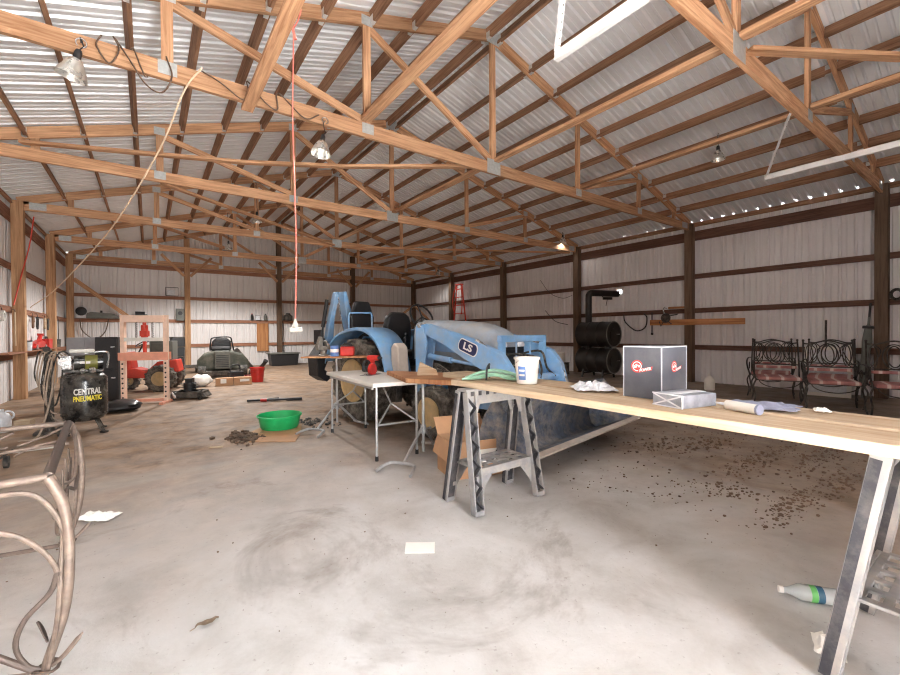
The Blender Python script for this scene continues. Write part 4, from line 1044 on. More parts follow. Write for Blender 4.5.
# red lawn tractor behind the press
t = thing('lawn_tractor', 'small red garden tractor behind the orange press, side on', 'lawn tractor', (.10, 11.1, 0), -R(16))
m = MB(); m.prism([(-.75, .30), (-.75, .45), (-.30, .50), (-.10, .42), (.10, .62), (.45, .66), (.50, .40), (.30, .32), (-.1, .28)], -.22, .22, 'xz'); m.build('body', M_redtr, t, bevel=.02)
m = MB(); m.prism([(-.80, .46), (-.82, .78), (-.40, .84), (-.36, .48)], -.21, .21, 'xz'); m.build('hood', M_redtr, t, bevel=.03)
m = MB(); m.box((.17, .0, .86), (.42, .40, .40)); m.box((.17, -.205, .86), (.34, .01, .30)); m.build('seat_box', M_greygr, t, bevel=.04)
for x, r_, w_ in ((.20, .275, .22), (-.58, .19, .16)):
    for s in (-1, 1):
        m = MB(); y = s * .34
        m.lathe([(r_ * .55, -w_ / 2), (r_ * .9, -w_ / 2), (r_, -w_ * .3), (r_, w_ * .3), (r_ * .9, w_ / 2), (r_ * .55, w_ / 2)], (x, y, r_), (0, s, 0), 28, False)
        for k in range(16):
            a = 2 * math.pi * k / 16; m.box((x + r_ * math.cos(a), y, r_ + r_ * math.sin(a)), (.03, w_ * .9, .03), Matrix.Rotation(-a, 3, 'Y'))
        m.build('tyre', M_tire, t)
        m = MB(); m.lathe([(0, w_ * .3), (r_ * .2, w_ * .3), (r_ * .25, w_ * .15), (r_ * .5, w_ * .2), (r_ * .58, w_ * .4)], (x, y, r_), (0, s, 0), 24); m.build('wheel_rim', M_rim, t)
m = MB(); m.tube([(-.30, 0, .8), (-.20, 0, 1.02)], .015, 8); q = Matrix.Rotation(R(-30), 3, 'Y'); m.tube([V((-.20, 0, 1.03)) + q @ V((.16 * math.cos(a * .4488), .16 * math.sin(a * .4488), 0)) for a in range(14)], .011, 6, True); m.build('steering_wheel', M_black, t)
# cabinets and bin behind the compressor
t = thing('steel_cabinet', 'grey sheet steel cabinet behind the compressor', 'cabinet', (-1.10, 12.2, 0), -R(8))
m = MB(); m.box((0, 0, .575), (.62, .42, 1.15)); m.build('cabinet_body', M_steel, t, bevel=.006)
for s in (-1, 1):
    m = MB(); m.box((s * .152, -.217, .58), (.295, .012, 1.08)); d = m.build('door', M_steel, t, bevel=.003)
    m = MB(); m.box((s * .03, -.228, .6), (.012, .012, .10)); m.build('handle', M_black, d)
t = thing('storage_locker', 'narrow black locker between the grey cabinet and the orange press', 'locker', (-.58, 9.95, 0), -R(15))
m = MB(); m.box((0, 0, .58), (.34, .36, 1.16)); m.build('locker_body', M_black, t, bevel=.01)
for z, h_ in ((.30, .50), (.86, .54)):
    m = MB(); m.box((0, -.185, z), (.31, .012, h_)); d = m.build('door', M_black, t, bevel=.004)
    m = MB(); m.box((.10, -.20, z + .12), (.06, .02, .02)); m.build('latch', M_chrome, d)
sack((-.84, 9.35, .0), (.30, .26, .50), M_film, 'blue-white sack standing between the compressor and the orange press', 'sack', 'plastic_sack', 9)
# stacked crates by the back post
for k in range(3):
    t = thing('storage_crate', ['lowest black crate of the stack by the back wall post', 'middle black crate of the stack by the back wall post', 'topmost black crate of the stack by the back wall post'][k], 'crate', (.70 + .01 * k, 15.6, .22 + .305 * k), .05 * k, 'stacked black crates')
    m = MB(); m.box((0, 0, .14), (.36, .34, .28)); m.build('crate_body', M_black, t, bevel=.02)
    m = MB(); m.box((0, 0, .29), (.38, .36, .025)); m.build('rim', M_engine, t, bevel=.005)
t = thing('pallet', 'low dark pallet under the stacked black crates', 'pallet', (.85, 15.5, 0))
m = MB()
for k in range(4): m.box((0, -.36 + .24 * k, .195), (.95, .14, .045))
m.build('deck_boards', M_engine, t)
for x in (-.4, 0, .4):
    m = MB(); m.box((x, 0, .0865), (.08, .86, .17)); m.build('bearer', M_engine, t)
# dark ride-on mower facing the camera
t = thing('riding_mower', 'dark olive riding mower parked against the back wall', 'riding mower', (1.68, 13.2, 0), -R(7))
m = MB(); m.prism([(-.64, .22), (-.62, .50), (-.48, .66), (-.20, .74), (.20, .74), (.48, .66), (.62, .48), (.66, .22)], -.20, .75, 'xz'); m.build('body', M_olive, t, bevel=.06)
m = MB(); m.box((-.02, -.26, .50), (.38, .14, .50)); h_ = m.build('hood', M_greygr, t, bevel=.03)
m = MB()
for k in range(7): m.box((-.02, -.335, .32 + .05 * k), (.30, .012, .018))
m.build('grille', M_black, h_)
m = MB(); m.box((-.05, .30, .80), (.52, .5, .12)); m.prism([(-.30, .82), (-.27, 1.0), (-.18, 1.10), (.10, 1.10), (.20, 1.0), (.22, .82)], .36, .52, 'xz'); m.build('seat', M_seat, t, bevel=.05)
m = MB(); m.tube(spline([(-.32, .05, .75), (-.30, .02, .98), (-.24, 0, 1.10), (.15, 0, 1.12), (.22, .02, .98), (.26, .05, .75)], 6), .018, 8); m.build('steering_bar', M_black, t)
m = MB(); m.prism([(.20, .70), (.36, .82), (.78, .24), (.62, .22)], -.14, .3, 'xz'); m.build('side_chute', M_engine, t, bevel=.02)
for x in (-.50, .50):
    m = MB(); m.cyl((x - .09, -.22, .17), (x + .09, -.22, .17), .17, 22); m.build('wheel', M_rubber, t)
    m = MB(); m.cyl((x - .11, .62, .24), (x + .11, .62, .24), .24, 24); m.build('wheel', M_rubber, t)
m = MB(); m.box((0, -.10, .14), (1.0, .6, .14)); m.build('cutting_deck', M_engine, t, bevel=.03)
# row of bags and boxes before it
sack((.97, 11.12, 0), (.44, .3, .28), M_paper, 'white bag on the floor before the dark riding mower', 'bag', 'paper_bag', 5)
for k, (x, L, lab) in enumerate(((1.42, .36, 'brown carton with white label right of the white bag'), (1.80, .38, 'long brown carton with white strip, nearest the red bucket'))):
    t = thing('long_carton', lab, 'carton', (x, 11.02 - .04 * k, 0), -R(6))
    m = MB(); m.box((0, 0, .09), (L, .22, .18)); m.build('box_body', M_card, t, bevel=.004)
    m = MB(); m.box((-.02 + .06 * k, -.112, .11), ((.12, .002, .10) if k == 0 else (.2, .002, .06))); m.build('label', M_paper, t)
t = thing('chainsaw', 'black chainsaw among odds and ends beside the red bucket', 'chainsaw', (1.75, 11.62, 0), R(15))
m = MB(); m.box((0, 0, .15), (.34, .20, .24)); m.build('saw_body', M_black, t, bevel=.03)
m = MB(); m.tube(spline([(-.14, 0, .26), (-.08, 0, .42), (.08, 0, .42), (.12, 0, .26)], 5), .018, 8); m.build('handle', M_black, t)
m = MB(); m.box((.38, -.04, .13), (.44, .012, .07)); m.build('guide_bar', M_chrome, t)
t = thing('hand_blower', 'small dark blower with a grey nozzle left of the red bucket', 'blower', (2.28, 12.1, 0), R(-60))
m = MB(); m.ball((0, 0, .16), (.17, .15, .16)); m.build('fan_housing', M_engine, t)
m = MB(); m.tube([(.1, 0, .2), (.35, 0, .42), (.42, 0, .50)], [.05, .045, .06], 10); m.build('nozzle', M_black, t)
t = thing('bucket', 'red plastic bucket standing on the floor before the back wall', 'bucket', (2.20, 11.35, 0))
m = MB(); m.lathe([(.0, .012), (.128, .012), (.125, 0), (.135, .0), (.165, .33), (.176, .335), (.178, .36), (.172, .365), (.160, .34), (.13, .02)], seg=28); m.build('bucket_body', M_red, t)
for z in (.10, .20, .27):
    m = MB(); m.lathe([(.1355 + z * .091, z), (.140 + z * .091, z + .006), (.1365 + z * .091, z + .012)], seg=28, cap=False); m.build('rib', M_red, t)
m = MB(); m.tube(arc((0, -.01, .34), .178, 0, -180, 12, 'xz', .14), .005, 6); m.build('handle', M_chrome, t)
t = thing('storage_tote', 'black storage tote with a grey lid at the foot of the middle back post', 'tote', (4.18, 16.75, 0), 0)
m = MB(); m.prism([(-.46, 0), (.46, 0), (.52, .44), (-.52, .44)], -.26, .26, 'xz'); m.build('tote_body', M_black, t, bevel=.02)
m = MB(); m.box((0, 0, .465), (1.12, .60, .05)); m.build('lid', M_greygr, t, bevel=.015)
# on the back wall
M_ply = wood('plywood_panel', srgb(196, 142, 96), srgb(152, 98, 62), freq=.5)
yw = YB + .08
m = MB(); m.box((3.60, yw - .01, 1.08), (.42, .018, 1.08)); tag(m.build('plywood_board', M_ply), 'upright plywood board fixed to the back wall', 'board')
t = thing('junction_box', 'grey electrical box on the back wall beside the left post', 'electrical box', (.90, yw - .06, 1.90))
m = MB(); m.box((0, 0, 0), (.24, .10, .42)); m.build('box_body', M_greygr, t, bevel=.01)
m = MB(); m.cyl((0, -.05, .05), (0, -.06, .05), .07, 18); m.build('dial', M_black, t)
t = thing('wall_rack', 'small wire rack with a pale box on the upper back wall rail', 'rack', (.67, yw - .04, 2.50))
m = MB(); m.tube([(-.18, -.04, .05), (-.18, -.04, .34), (.18, -.04, .34), (.18, -.04, .05), (-.18, -.04, .05)], .012, 6); m.build('frame', M_black, t)
m = MB(); m.box((-.03, 0, .16), (.24, .08, .18)); m.build('box', M_film, t, bevel=.01)
for k, (x, w_, h_, mt, lab) in enumerate(((3.22, .10, .22, M_black, 'small black bottle on the back wall rail'), (3.42, .16, .16, M_film, 'small pale carton on the back wall rail'), (3.70, .12, .22, M_greygr, 'small grey canister on the back wall rail'), (4.55, .34, .26, M_engine, 'dark cap hung on the back wall right of the ridge post'))):
    t = thing('rail_item', lab, ['bottle', 'carton', 'canister', 'cap'][k], (x, yw - .05, 1.745)); t.name = ['oil_bottle', 'small_carton', 'canister', 'cap'][k]
    m = MB(); m.lathe([(w_ / 2, 0), (w_ / 2, h_ * .7), (w_ / 3, h_ * .85), (w_ / 4, h_)], seg=16) if k != 1 else m.box((0, 0, h_ / 2), (w_, .10, h_)); m.build('body', mt, t)
    m = MB(); m.lathe([(w_ / 4.2, h_), (w_ / 4.2, h_ * 1.12), (0, h_ * 1.12)], seg=12) if k != 1 else m.box((0, 0, h_ + .006), (w_ * 1.05, .105, .012)); m.build('lid', M_black if k else M_red, t)
t = thing('sheet_metal_scoop', 'grey metal scoop lying on the back wall rail, far left', 'metal part', (-1.18, yw - .07, 1.74))
m = MB(); m.prism([(-.42, 0), (-.40, .16), (-.30, .20), (.28, .15), (.42, .02), (.42, 0)], -.06, .06, 'xz'); m.build('shell', M_greygr, t, bevel=.02)
m = MB(); m.cyl((-.05, 0, .17), (-.05, 0, .25), .03, 12); m.build('cap', M_black, t)
t = thing('wall_speaker', 'round black speaker on a pale plate in the far left corner', 'speaker', (-1.72, yw - .05, 1.92))
m = MB(); m.box((0, 0, 0), (.24, .04, .34)); m.build('plate', M_film, t, bevel=.01)
m = MB(); m.lathe([(.0, .05), (.08, .05), (.13, .03), (.14, 0)], (0, -.02, .04), (0, -1, 0), 22); m.build('cone', M_black, t)
t = thing('electric_motor', 'small black motor on the back wall rail above the orange press', 'motor', (-.22, yw - .09, 1.735))
m = MB(); m.cyl((-.14, 0, .14), (.12, 0, .14), .11, 18); m.box((0, 0, .02), (.2, .14, .04)); m.build('housing', M_black, t)
m = MB(); m.cyl((.12, 0, .14), (.2, 0, .14), .03, 10); m.build('shaft', M_chrome, t)
m = MB(); m.tube(spline([(-1.75, yw - .06, 1.70), (-1.7, yw - .06, 1.35), (-1.4, yw - .06, 1.08), (-1.15, yw - .06, 1.30), (-1.05, yw - .06, 1.72)], 6), .014, 6); tag(m.build('cable_loop', M_cord), 'dark cable loop hanging below the grey metal scoop', 'cable')
# on the left wall rails
xw = XL - .03
shelf = MB(); shelf.box((xw + .02, 12.6, .885), (.20, 5.4, .025)); tag(shelf.build('wall_shelf', M_girt), 'narrow board shelf on the lowest left wall rail', 'shelf')
t = thing('floor_jack', 'red trolley jack lying on the left wall shelf', 'jack', (xw + .04, 12.6, .90), R(90))
m = MB(); m.prism([(-.55, .03), (-.5, .12), (.1, .20), (.45, .16), (.55, .05)], -.06, .06, 'xz'); m.build('jack_frame', M_red, t, bevel=.01)
m = MB(); m.cyl((.1, 0, .16), (.3, 0, .30), .04, 12); m.box((.32, 0, .32), (.12, .1, .05)); m.build('saddle_arm', M_red, t)
for e in (-.45, .45):
    m = MB(); m.cyl((e, -.075, .05), (e, .075, .05), .05, 14); m.build('wheel', M_chrome, t)
for k, (y, mt, lab, nm) in enumerate(((11.5, M_film, 'pale tub on the left wall shelf, nearest the camera', 'tub'), (13.55, M_red, 'red tool case on the left wall shelf beyond the red jack', 'tool_case'), (14.8, M_engine, 'dark round canister at the far end of the left wall shelf', 'canister'))):
    t = thing(nm, lab, nm.replace('_', ' '), (xw + .04, y, .90))
    m = MB(); (m.lathe([(.09, 0), (.10, .16), (.095, .18)], seg=18) if k != 1 else m.box((0, 0, .11), (.16, .42, .22))); m.build('body', mt, t, bevel=.008 if k == 1 else 0)
    m = MB(); (m.lathe([(.102, .18), (.102, .20), (0, .205)], seg=18) if k != 1 else m.tube([(0, -.1, .22), (0, -.08, .27), (0, .08, .27), (0, .1, .22)], .012, 6)); m.build('lid' if k != 1 else 'handle', M_black, t)
M_leath = plain('worn_leather', srgb(120, 88, 66), .8, 0, .2, 12)
hang = [(9.7, 'roll', M_film, 'pale tape roll hung on the left wall rail, nearest the camera'), (10.05, 'roll', M_white, 'white tape roll hung second along the left wall rail'), (10.9, 'strip', M_plank, 'long pale wood strip hanging from the left wall rail'),
        (11.75, 'glove', M_white, 'white work glove hung on the left wall rail'), (12.35, 'glove', M_leath, 'leather work glove hung beside the white glove'), (12.8, 'clamp', M_black, 'black clamp hung on the left wall rail beside the leather glove'),
        (13.6, 'glove', M_plank, 'tan glove hung on the left wall rail before the second post'), (14.0, 'clamp', M_engine, 'dark clamp hung on the left wall rail by the second post'), (15.4, 'strip', M_engine, 'dark narrow strap hanging on the left wall near the corner')]
for y, kd, mt, lab in hang:
    t = thing({'roll': 'tape_roll', 'strip': 'hanging_strip', 'glove': 'work_glove', 'clamp': 'hand_clamp'}[kd], lab, {'roll': 'tape roll', 'strip': 'strip', 'glove': 'glove', 'clamp': 'clamp'}[kd], (xw + .0, y, 1.64), 0)
    m = MB(); m.tube([(-.03, 0, .03), (.0, 0, .045), (.012, 0, .0), (.012, 0, -.03)], .005, 5); m.build('hook', M_black, t)
    m = MB()
    if kd == 'roll': m.lathe([(.05, -.03), (.09, -.03), (.09, .03), (.05, .03), (.05, -.03)], (.015, 0, -.11), (1, 0, 0), 20, False); nm = 'roll'
    elif kd == 'strip': m.box((.012, 0, -.32), (.012, .05, .62)); nm = 'strip'
    elif kd == 'glove':
        m.prism([(-.055, -.03), (-.06, -.14), (-.055, -.27), (-.03, -.28), (-.02, -.18), (-.01, -.29), (.012, -.29), (.02, -.18), (.035, -.27), (.055, -.25), (.06, -.12), (.10, -.16), (.09, -.09), (.05, -.03)], .0, .028, 'yz'); nm = 'glove_body'
    else: m.tube([(.012, -.06, -.03), (.012, -.08, -.25), (.012, -.02, -.30)], .014, 6); m.tube([(.012, .06, -.03), (.012, .07, -.20), (.012, .02, -.30)], .014, 6); m.box((.012, 0, -.05), (.03, .16, .04)); nm = 'clamp_body'
    m.build(nm, mt, t)
# green pan, cardboard and tools on the floor
m = MB(); m.prism([(.88, 5.02), (1.29, 4.72), (1.46, 5.1), (1.62, 5.6), (1.2, 5.8), (.95, 5.45)], .002, .010, 'xy'); tag(m.build('cardboard_sheet', M_card), 'flat cardboard sheet under the green pan', 'cardboard')
t = thing('drain_pan', 'bright green round plastic pan on a cardboard sheet', 'pan', (1.33, 5.55, .011))
m = MB(); m.lathe([(.0, .012), (.215, .012), (.225, .02), (.25, .145), (.268, .15), (.27, .165), (.258, .170), (.248, .16), (.222, .016), (.210, .0), (0, 0)], seg=40, cap=False); m.build('pan_body', M_gpan, t)
m = MB(); m.prism([(-.045, .0), (.05, .0), (.035, .05), (-.04, .05)], .268, .305, 'xz'); m.build('spout', M_gpan, t)
m = MB(); rr = random.Random(5)
for _ in range(150):
    x, y = rr.gauss(.86, .08), rr.gauss(5.25, .16); s = .01 + .035 * rr.random() ** 2
    m.ball((x, y, s * .4), (s, s * .8, s * .6), 5, 3)
tag(m.build('earth_crumbs', M_clod, fix=False), 'brown earth crumbs beside the cardboard under the green pan', 'dirt', kind='stuff')
m = MB()
for _ in range(120):
    x, y = rr.gauss(1.78, .15), rr.gauss(5.6, .18); s = .008 + .025 * rr.random() ** 2
    if math.hypot(x - 1.33, y - 5.55) < .32: continue
    m.ball((x, y, s * .4), (s, s * .8, s * .6), 5, 3)
tag(m.build('earth_crumbs', M_engine, fix=False), 'dark crumbs of dirt right of the green pan', 'dirt', kind='stuff')
t = thing('pry_bar', 'long dark bar with a red grip lying behind the green pan', 'bar', (1.75, 7.85, .03), -R(22))
m = MB(); m.tube([(-.40, .0, 0), (.45, .0, 0)], .02, 8); m.box((.38, 0, .0), (.26, .07, .04)); m.build('shaft', M_black, t)
m = MB(); m.tube([(-.18, 0, 0), (-.08, 0, 0)], .028, 8); m.build('grip', M_red, t)
m = MB(); m.tube([(-.05, 0, .01), (.10, .12, .01)], .016, 8); m.build('side_arm', M_engine, t)
# ================================================================== right side, hanging things
M_drum = plain('sooty_black_drum', srgb(40, 35, 32), .5, .3, .3, 7)
# double barrel stove
t = thing('barrel_stove', 'double black barrel stove with stovepipe against the right wall', 'stove', (9.62, 6.68, 0), 0)
for z, nm in ((1.13, 'upper_drum'), (.45, 'lower_drum')):
    m = MB(); m.lathe([(.0, -.47), (.29, -.47), (.325, -.48), (.335, -.47), (.325, -.45), (.325, -.17), (.335, -.15), (.325, -.13), (.325, .13), (.335, .15), (.325, .17), (.325, .45), (.335, .47), (.325, .48), (.29, .47), (0, .47)], (0, 0, z), (0, 1, 0), 36); d = m.build(nm, M_drum, t)
    m = MB(); m.tube([(.322 * math.cos(a * math.pi / 18), -.475, z + .322 * math.sin(a * math.pi / 18)) for a in range(36)], .014, 6, True); m.build('rim_band', M_greygr, d)
    m = MB(); m.cyl((0, -.47, z - .02), (0, -.485, z - .02), .17, 20); 
    dd = m.build('door', M_drum, d)
    m = MB(); m.tube([(.10, -.49, z), (.16, -.53, z)], .010, 6); m.build('latch', M_chrome, dd)
for y in (-.30, .30):
    m = MB(); m.cyl((0, y, .755), (0, y, .83), .09, 16); m.build('drum_connector', M_drum, t)
    m = MB()
    for s in (-1, 1): m.beam((s * .20, y, .22), (s * .27, y, .0), .04, .04)
    m.beam((-.23, y, .11), (.23, y, .11), .03, .03); m.build('leg_bracket', M_drum, t)
m = MB(); m.tube([(0, .28, 1.42), (0, .28, 2.10), (.0, .275, 2.17), (.03, .265, 2.225), (.08, .25, 2.245), (.45, .08, 2.235), (.80, -.09, 2.23)], .085, 16); pp = m.build('stovepipe', M_drum, t)
m = MB(); m.box((.50, .04, 2.10), (.26, .05, .07), Matrix.Rotation(-.43, 3, 'Z')); m.tube([(.36, .11, 2.16), (.44, .07, 2.08)], .012, 6); m.tube([(.5, .04, 2.10), (.46, .06, 1.9)], .008, 6); m.build('damper', M_drum, pp)
t = thing('storage_crate', 'low dark crate on the floor left of the barrel stove', 'crate', (9.55, 7.85, 0))
m = MB(); m.box((0, 0, .16), (.34, .34, .32)); m.build('crate_body', M_engine, t, bevel=.01)
m = MB(); m.box((0, 0, .325), (.36, .36, .012)); m.build('rim', M_engine, t)
t = thing('pail', 'white pail standing on the low dark crate by the stove', 'pail', (9.55, 7.85, .332))
m = MB(); m.lathe([(.105, 0), (.125, .26), (.132, .265), (.13, .29), (.12, .28), (.10, .01), (0, .01)], seg=24); m.build('pail_body', M_white, t)
m = MB(); m.tube(arc((0, -.02, .26), .13, 0, -180, 10, 'xz', .09), .004, 6); m.build('handle', M_chrome, t)
t = thing('water_jug', 'clear plastic jug on the dirt floor beyond the black carton', 'jug', (9.21, 3.80, 0))
m = MB(); m.lathe([(.085, 0), (.095, .015), (.095, .19), (.06, .25), (.024, .28), (.024, .30), (0, .30)], seg=22); m.build('jug_body', M_white, t)
m = MB(); m.cyl((0, 0, .30), (0, 0, .325), .026, 14); m.build('cap', M_white, t)
m = MB(); m.tube(arc((.05, 0, .2), .055, -60, 95, 8), .010, 6); m.build('handle', M_film, t)

# patio chairs with striped cushions
def stripes():
    g = N('striped_cushion'); tc = g.n('ShaderNodeTexCoord'); x = g.n('ShaderNodeSeparateXYZ'); g.l(tc.outputs['Object'], x.inputs[0])
    f = g.math('FRACT', g.math('ADD', g.math('MULTIPLY', x.outputs[0], 5.2), .3))
    c = g.ramp(f, [(0, srgb(166, 104, 102)), (.38, srgb(184, 130, 126)), (.42, srgb(226, 204, 196)), (.58, srgb(232, 216, 208)), (.62, srgb(200, 140, 134)), (.80, srgb(168, 110, 108))])
    c = g.mix(g.math('MULTIPLY', g.noise(tc.outputs['Object'], 9, 4), .4), c, srgb(140, 110, 100))
    return g.set(c, .9)
M_stripe = stripes(); M_wi = plain('dark_wrought_iron', srgb(44, 38, 36), .6, .2, .25, 20, dust=.2)
def patio_chair():
    t = thing('patio_chair', 'x', 'chair', (0, 0, 0), 0, 'wrought iron patio chairs along the right wall')
    W2 = .30
    m = MB(); m.tube([(-W2, -.27, .40), (W2, -.27, .40), (W2, .25, .40), (-W2, .25, .40)], .011, 8, True)
    for k in range(6): m.box((-.25 + .1 * k, -.01, .398), (.03, .52, .006))
    m.build('seat_frame', M_wi, t)
    m = MB(); m.box((0, -.02, .425), (.56, .54, .055)); m.build('seat_cushion', M_stripe, t, bevel=.022)
    for s in (-1, 1):
        m = MB(); m.tube(spline([(s * W2, .24, .40), (s * W2, .27, .62), (s * (W2 - .005), .34, .88), (s * (W2 - .01), .38, 1.02)], 5), .012, 8); m.ball((s * (W2 - .01), .38, 1.03), .018); m.build('back_post', M_wi, t)
        for y0, nm in ((-.27, -1), (.25, 1)):
            m = MB(); m.tube(spline([(s * W2, y0, .40), (s * (W2 + .035), y0 + nm * .03, .30), (s * (W2 + .01), y0 + nm * .0, .14), (s * (W2 + .03), y0 + nm * .05, .012)], 5), .0115, 8); m.build('leg', M_wi, t)
        m = MB(); m.tube(spline([(s * W2, .30, .68), (s * (W2 + .03), .05, .69), (s * (W2 + .04), -.20, .67), (s * (W2 + .04), -.31, .61), (s * (W2 + .03), -.27, .52), (s * W2, -.24, .40)], 5), .013, 8, flat=.7); m.build('armrest', M_wi, t)
        m = MB(); m.tube([(s * (W2 + .02), -.02 + .075 * math.cos(R(a)) * (1 - a / 900), .54 + .075 * math.sin(R(a)) * (1 - a / 900)) for a in range(0, 540, 20)], .007, 6); m.build('arm_scroll', M_wi, t)
    yb = lambda z: .24 + (z - .4) * .23
    m = MB(); m.tube(spline([(-W2, yb(.98), .985), (-.2, yb(.98), .975), (-.09, yb(1.0), 1.01), (0, yb(1.02), 1.025), (.09, yb(1.0), 1.01), (.2, yb(.98), .975), (W2, yb(.98), .985)], 5), .0115, 8); m.build('back_rail', M_wi, t)
    m = MB(); m.tube([(-W2, yb(.62), .62), (W2, yb(.62), .62)], .010, 8); m.build('lower_back_rail', M_wi, t)
    for rx, rz in ((.075, .15), (.125, .175)):
        m = MB(); m.tube([(rx * math.cos(R(a)), yb(.8 + rz * math.sin(R(a))), .80 + rz * math.sin(R(a))) for a in range(0, 360, 15)], .008, 6, True); m.build('back_oval', M_wi, t)
    for s in (-1, 1):
        m = MB(); m.tube([(s * .22 + .045 * math.cos(R(a)), yb(.8 + .15 * math.sin(R(a))), .80 + .16 * math.sin(R(a))) for a in range(0, 360, 18)], .007, 6, True); m.build('back_scroll', M_wi, t)
        m = MB(); m.tube(spline([(s * .26, yb(.64), .63), (s * .2, yb(.75), .72), (s * .14, yb(.85), .88), (s * .2, yb(.96), .97)], 5), .007, 6); m.build('back_scroll', M_wi, t)
    m = MB(); m.prism([(-.27, .555), (-.27, .60), (.27, .60), (.27, .555)], .258, .285, 'xz'); m.build('back_band', M_stripe, t, bevel=.008)
    m = MB(); m.tube(arc((0, -.27, .40), .26, 180, 360, 14, 'xz', .12), .007, 6); m.build('apron_scroll', M_wi, t)
    return t
pc = patio_chair()
spots = [((8.36, 2.42), -R(69), 'iron patio chair with red striped cushion farthest left in the row, facing the camera'),
         ((8.30, 1.74), -R(70), 'iron patio chair with red striped cushion in the middle of the front row'),
         ((8.36, 1.04), -R(73), 'iron patio chair with red striped cushion cut by the right picture edge'),
         ((9.25, 2.78), -R(75), 'iron patio chair standing behind the leftmost chair of the row'),
         ((9.20, 1.95), -R(80), 'iron patio chair standing behind the middle chair of the row')]
for k, ((x, y), rz, lab) in enumerate(spots):
    c = pc if k == 0 else copy_tree(pc)
    c.location = (x, y, 0); c.rotation_euler = (0, 0, rz); c['label'] = lab
t = thing('patio_umbrella', 'closed grey patio umbrella leaning beside the right wall post', 'umbrella', (9.98, 1.70, 0), rot=(R(3), R(4), 0))
m = MB(); m.tube([(0, 0, .02), (0, 0, 1.42)], .018, 8); m.build('pole', M_greygr, t)
m = MB(); m.lathe([(.05, .22), (.075, .26), (.085, .55), (.07, .80), (.085, 1.0), (.06, 1.22), (.02, 1.30)], seg=12, sy=.8); m.build('folded_canopy', M_greygr, t)
for z in (.42, 1.22):
    m = MB(); m.lathe([(.088, z), (.092, z + .02), (.088, z + .045)], seg=12, sy=.85); m.build('tie_band', M_black, t)
m = MB(); m.tube([(0, 0, 1.40), (0, 0, 1.66)], .016, 8); m.build('top_pole', M_black, t)
m = MB(); m.tube([(10.16, 2.22, .0), (10.2, 2.22, 1.38)], .018, 8); tag(m.build('thin_pole', M_engine), 'thin dark pole standing by the right wall behind the middle chair', 'pole')
t = thing('framed_panel', 'white framed panel leaning behind the patio chairs', 'panel', (9.9, 2.15, 0), -R(90), rot=(R(-10), 0, -R(88)))
m = MB()
for s in (-1, 1): m.box((s * .30, 0, .45), (.06, .03, .90)); m.box((0, 0, .45 + s * .42), (.54, .03, .06))
m.build('frame', M_white, t, bevel=.003)
m = MB(); m.box((0, .0, .45), (.54, .008, .78)); m.build('panel_sheet', M_film, t)
# on the right wall
xr = XR - PS / 2
m = MB(); m.beam((xr - .02, 5.62, 1.415), (xr - .02, 3.55, 1.40), .035, .135); tag(m.build('wall_board', M_ply), 'plain timber board fixed across the right wall post', 'board')
m = MB(); m.beam((XR + .06, 5.25, 1.77), (XR + .06, 4.84, 1.77), .03, .05); tag(m.build('short_board', M_ply), 'short wood offcut lying on the right wall rail', 'wood offcut')
t = thing('pulley_hoist', 'small black chain hoist hung at the left end of the wall board', 'hoist', (xr - .08, 5.20, 1.42))
m = MB(); m.lathe([(.0, -.04), (.10, -.04), (.12, 0), (.10, .04), (0, .04)], (0, 0, .10), (1, 0, 0), 18); m.build('pulley_housing', M_engine, t)
m = MB(); m.tube(spline([(0, .02, .18), (0, .06, .30), (0, .02, .36), (0, -.02, .32)], 5), .014, 6); m.build('hook', M_chrome, t)
m = MB(); m.tube([(0, .05, .02), (0, .12, -.10), (0, .16, .02)], .012, 6); m.tube([(0, -.05, .02), (0, -.14, -.05)], .012, 6); m.tube([(0, -.1, .15), (0, -.28, .18)], .012, 6); m.build('chain', M_black, t)
for k, (y, L, lab) in enumerate(((6.05, .42, 'black cord looped on the right wall right of the stove'), (5.72, .62, 'thin black cord hanging straight on the right wall'))):
    m = MB()
    if k == 0: m.tube(spline([(XR + .06, 6.45, 1.66), (XR + .06, 6.4, 1.45), (XR + .06, 6.1, 1.22), (XR + .06, 5.85, 1.30), (XR + .06, 5.80, 1.55), (XR + .06, 5.88, 1.66)], 6), .016, 6)
    else: m.tube([(XR + .07, 6.62 - .95, 1.68), (XR + .07, 6.62 - .95, 1.15)], .014, 6); m.ball((XR + .07, 6.62 - .95, 1.13), .03)
    tag(m.build('black_cable', M_black), lab, 'cable')
t = thing('step_ladder', 'red step ladder hung high on the right wall behind the tractor', 'ladder', (XR - .04, 13.65, .75), 0)
for s in (-1, 1):
    m = MB(); m.beam((-.03, s * .55, 0), (-.03, s * .16, 2.42), .05, .03, (1, 0, 0)); m.build('side_rail', M_redtr, t)
    m = MB(); m.tube(spline([(-.08, s * .16, 2.4), (-.14, s * .30, 1.9), (-.14, s * .30, 1.5), (-.10, s * .22, 1.2)], 5), .02, 6); m.build('rear_strut', M_redtr, t)
for k in range(7):
    z = .25 + .33 * k; w_ = .55 - .39 * z / 2.42
    m = MB(); m.box((-.05, 0, z), (.10, 2 * w_, .025)); m.build('step', M_redtr, t)
m = MB(); m.box((-.05, 0, 2.42), (.16, .36, .04)); m.build('top_cap', M_redtr, t)
m = MB(); m.tube([(XR + .03, 1.345 + .07 * math.cos(R(a)), 1.80 + .085 * math.sin(R(a))) for a in range(0, 360, 20)], .024, 8, True); tag(m.build('hose_ring', M_rubber), 'small black rubber ring hung on the nearest right wall post', 'ring')

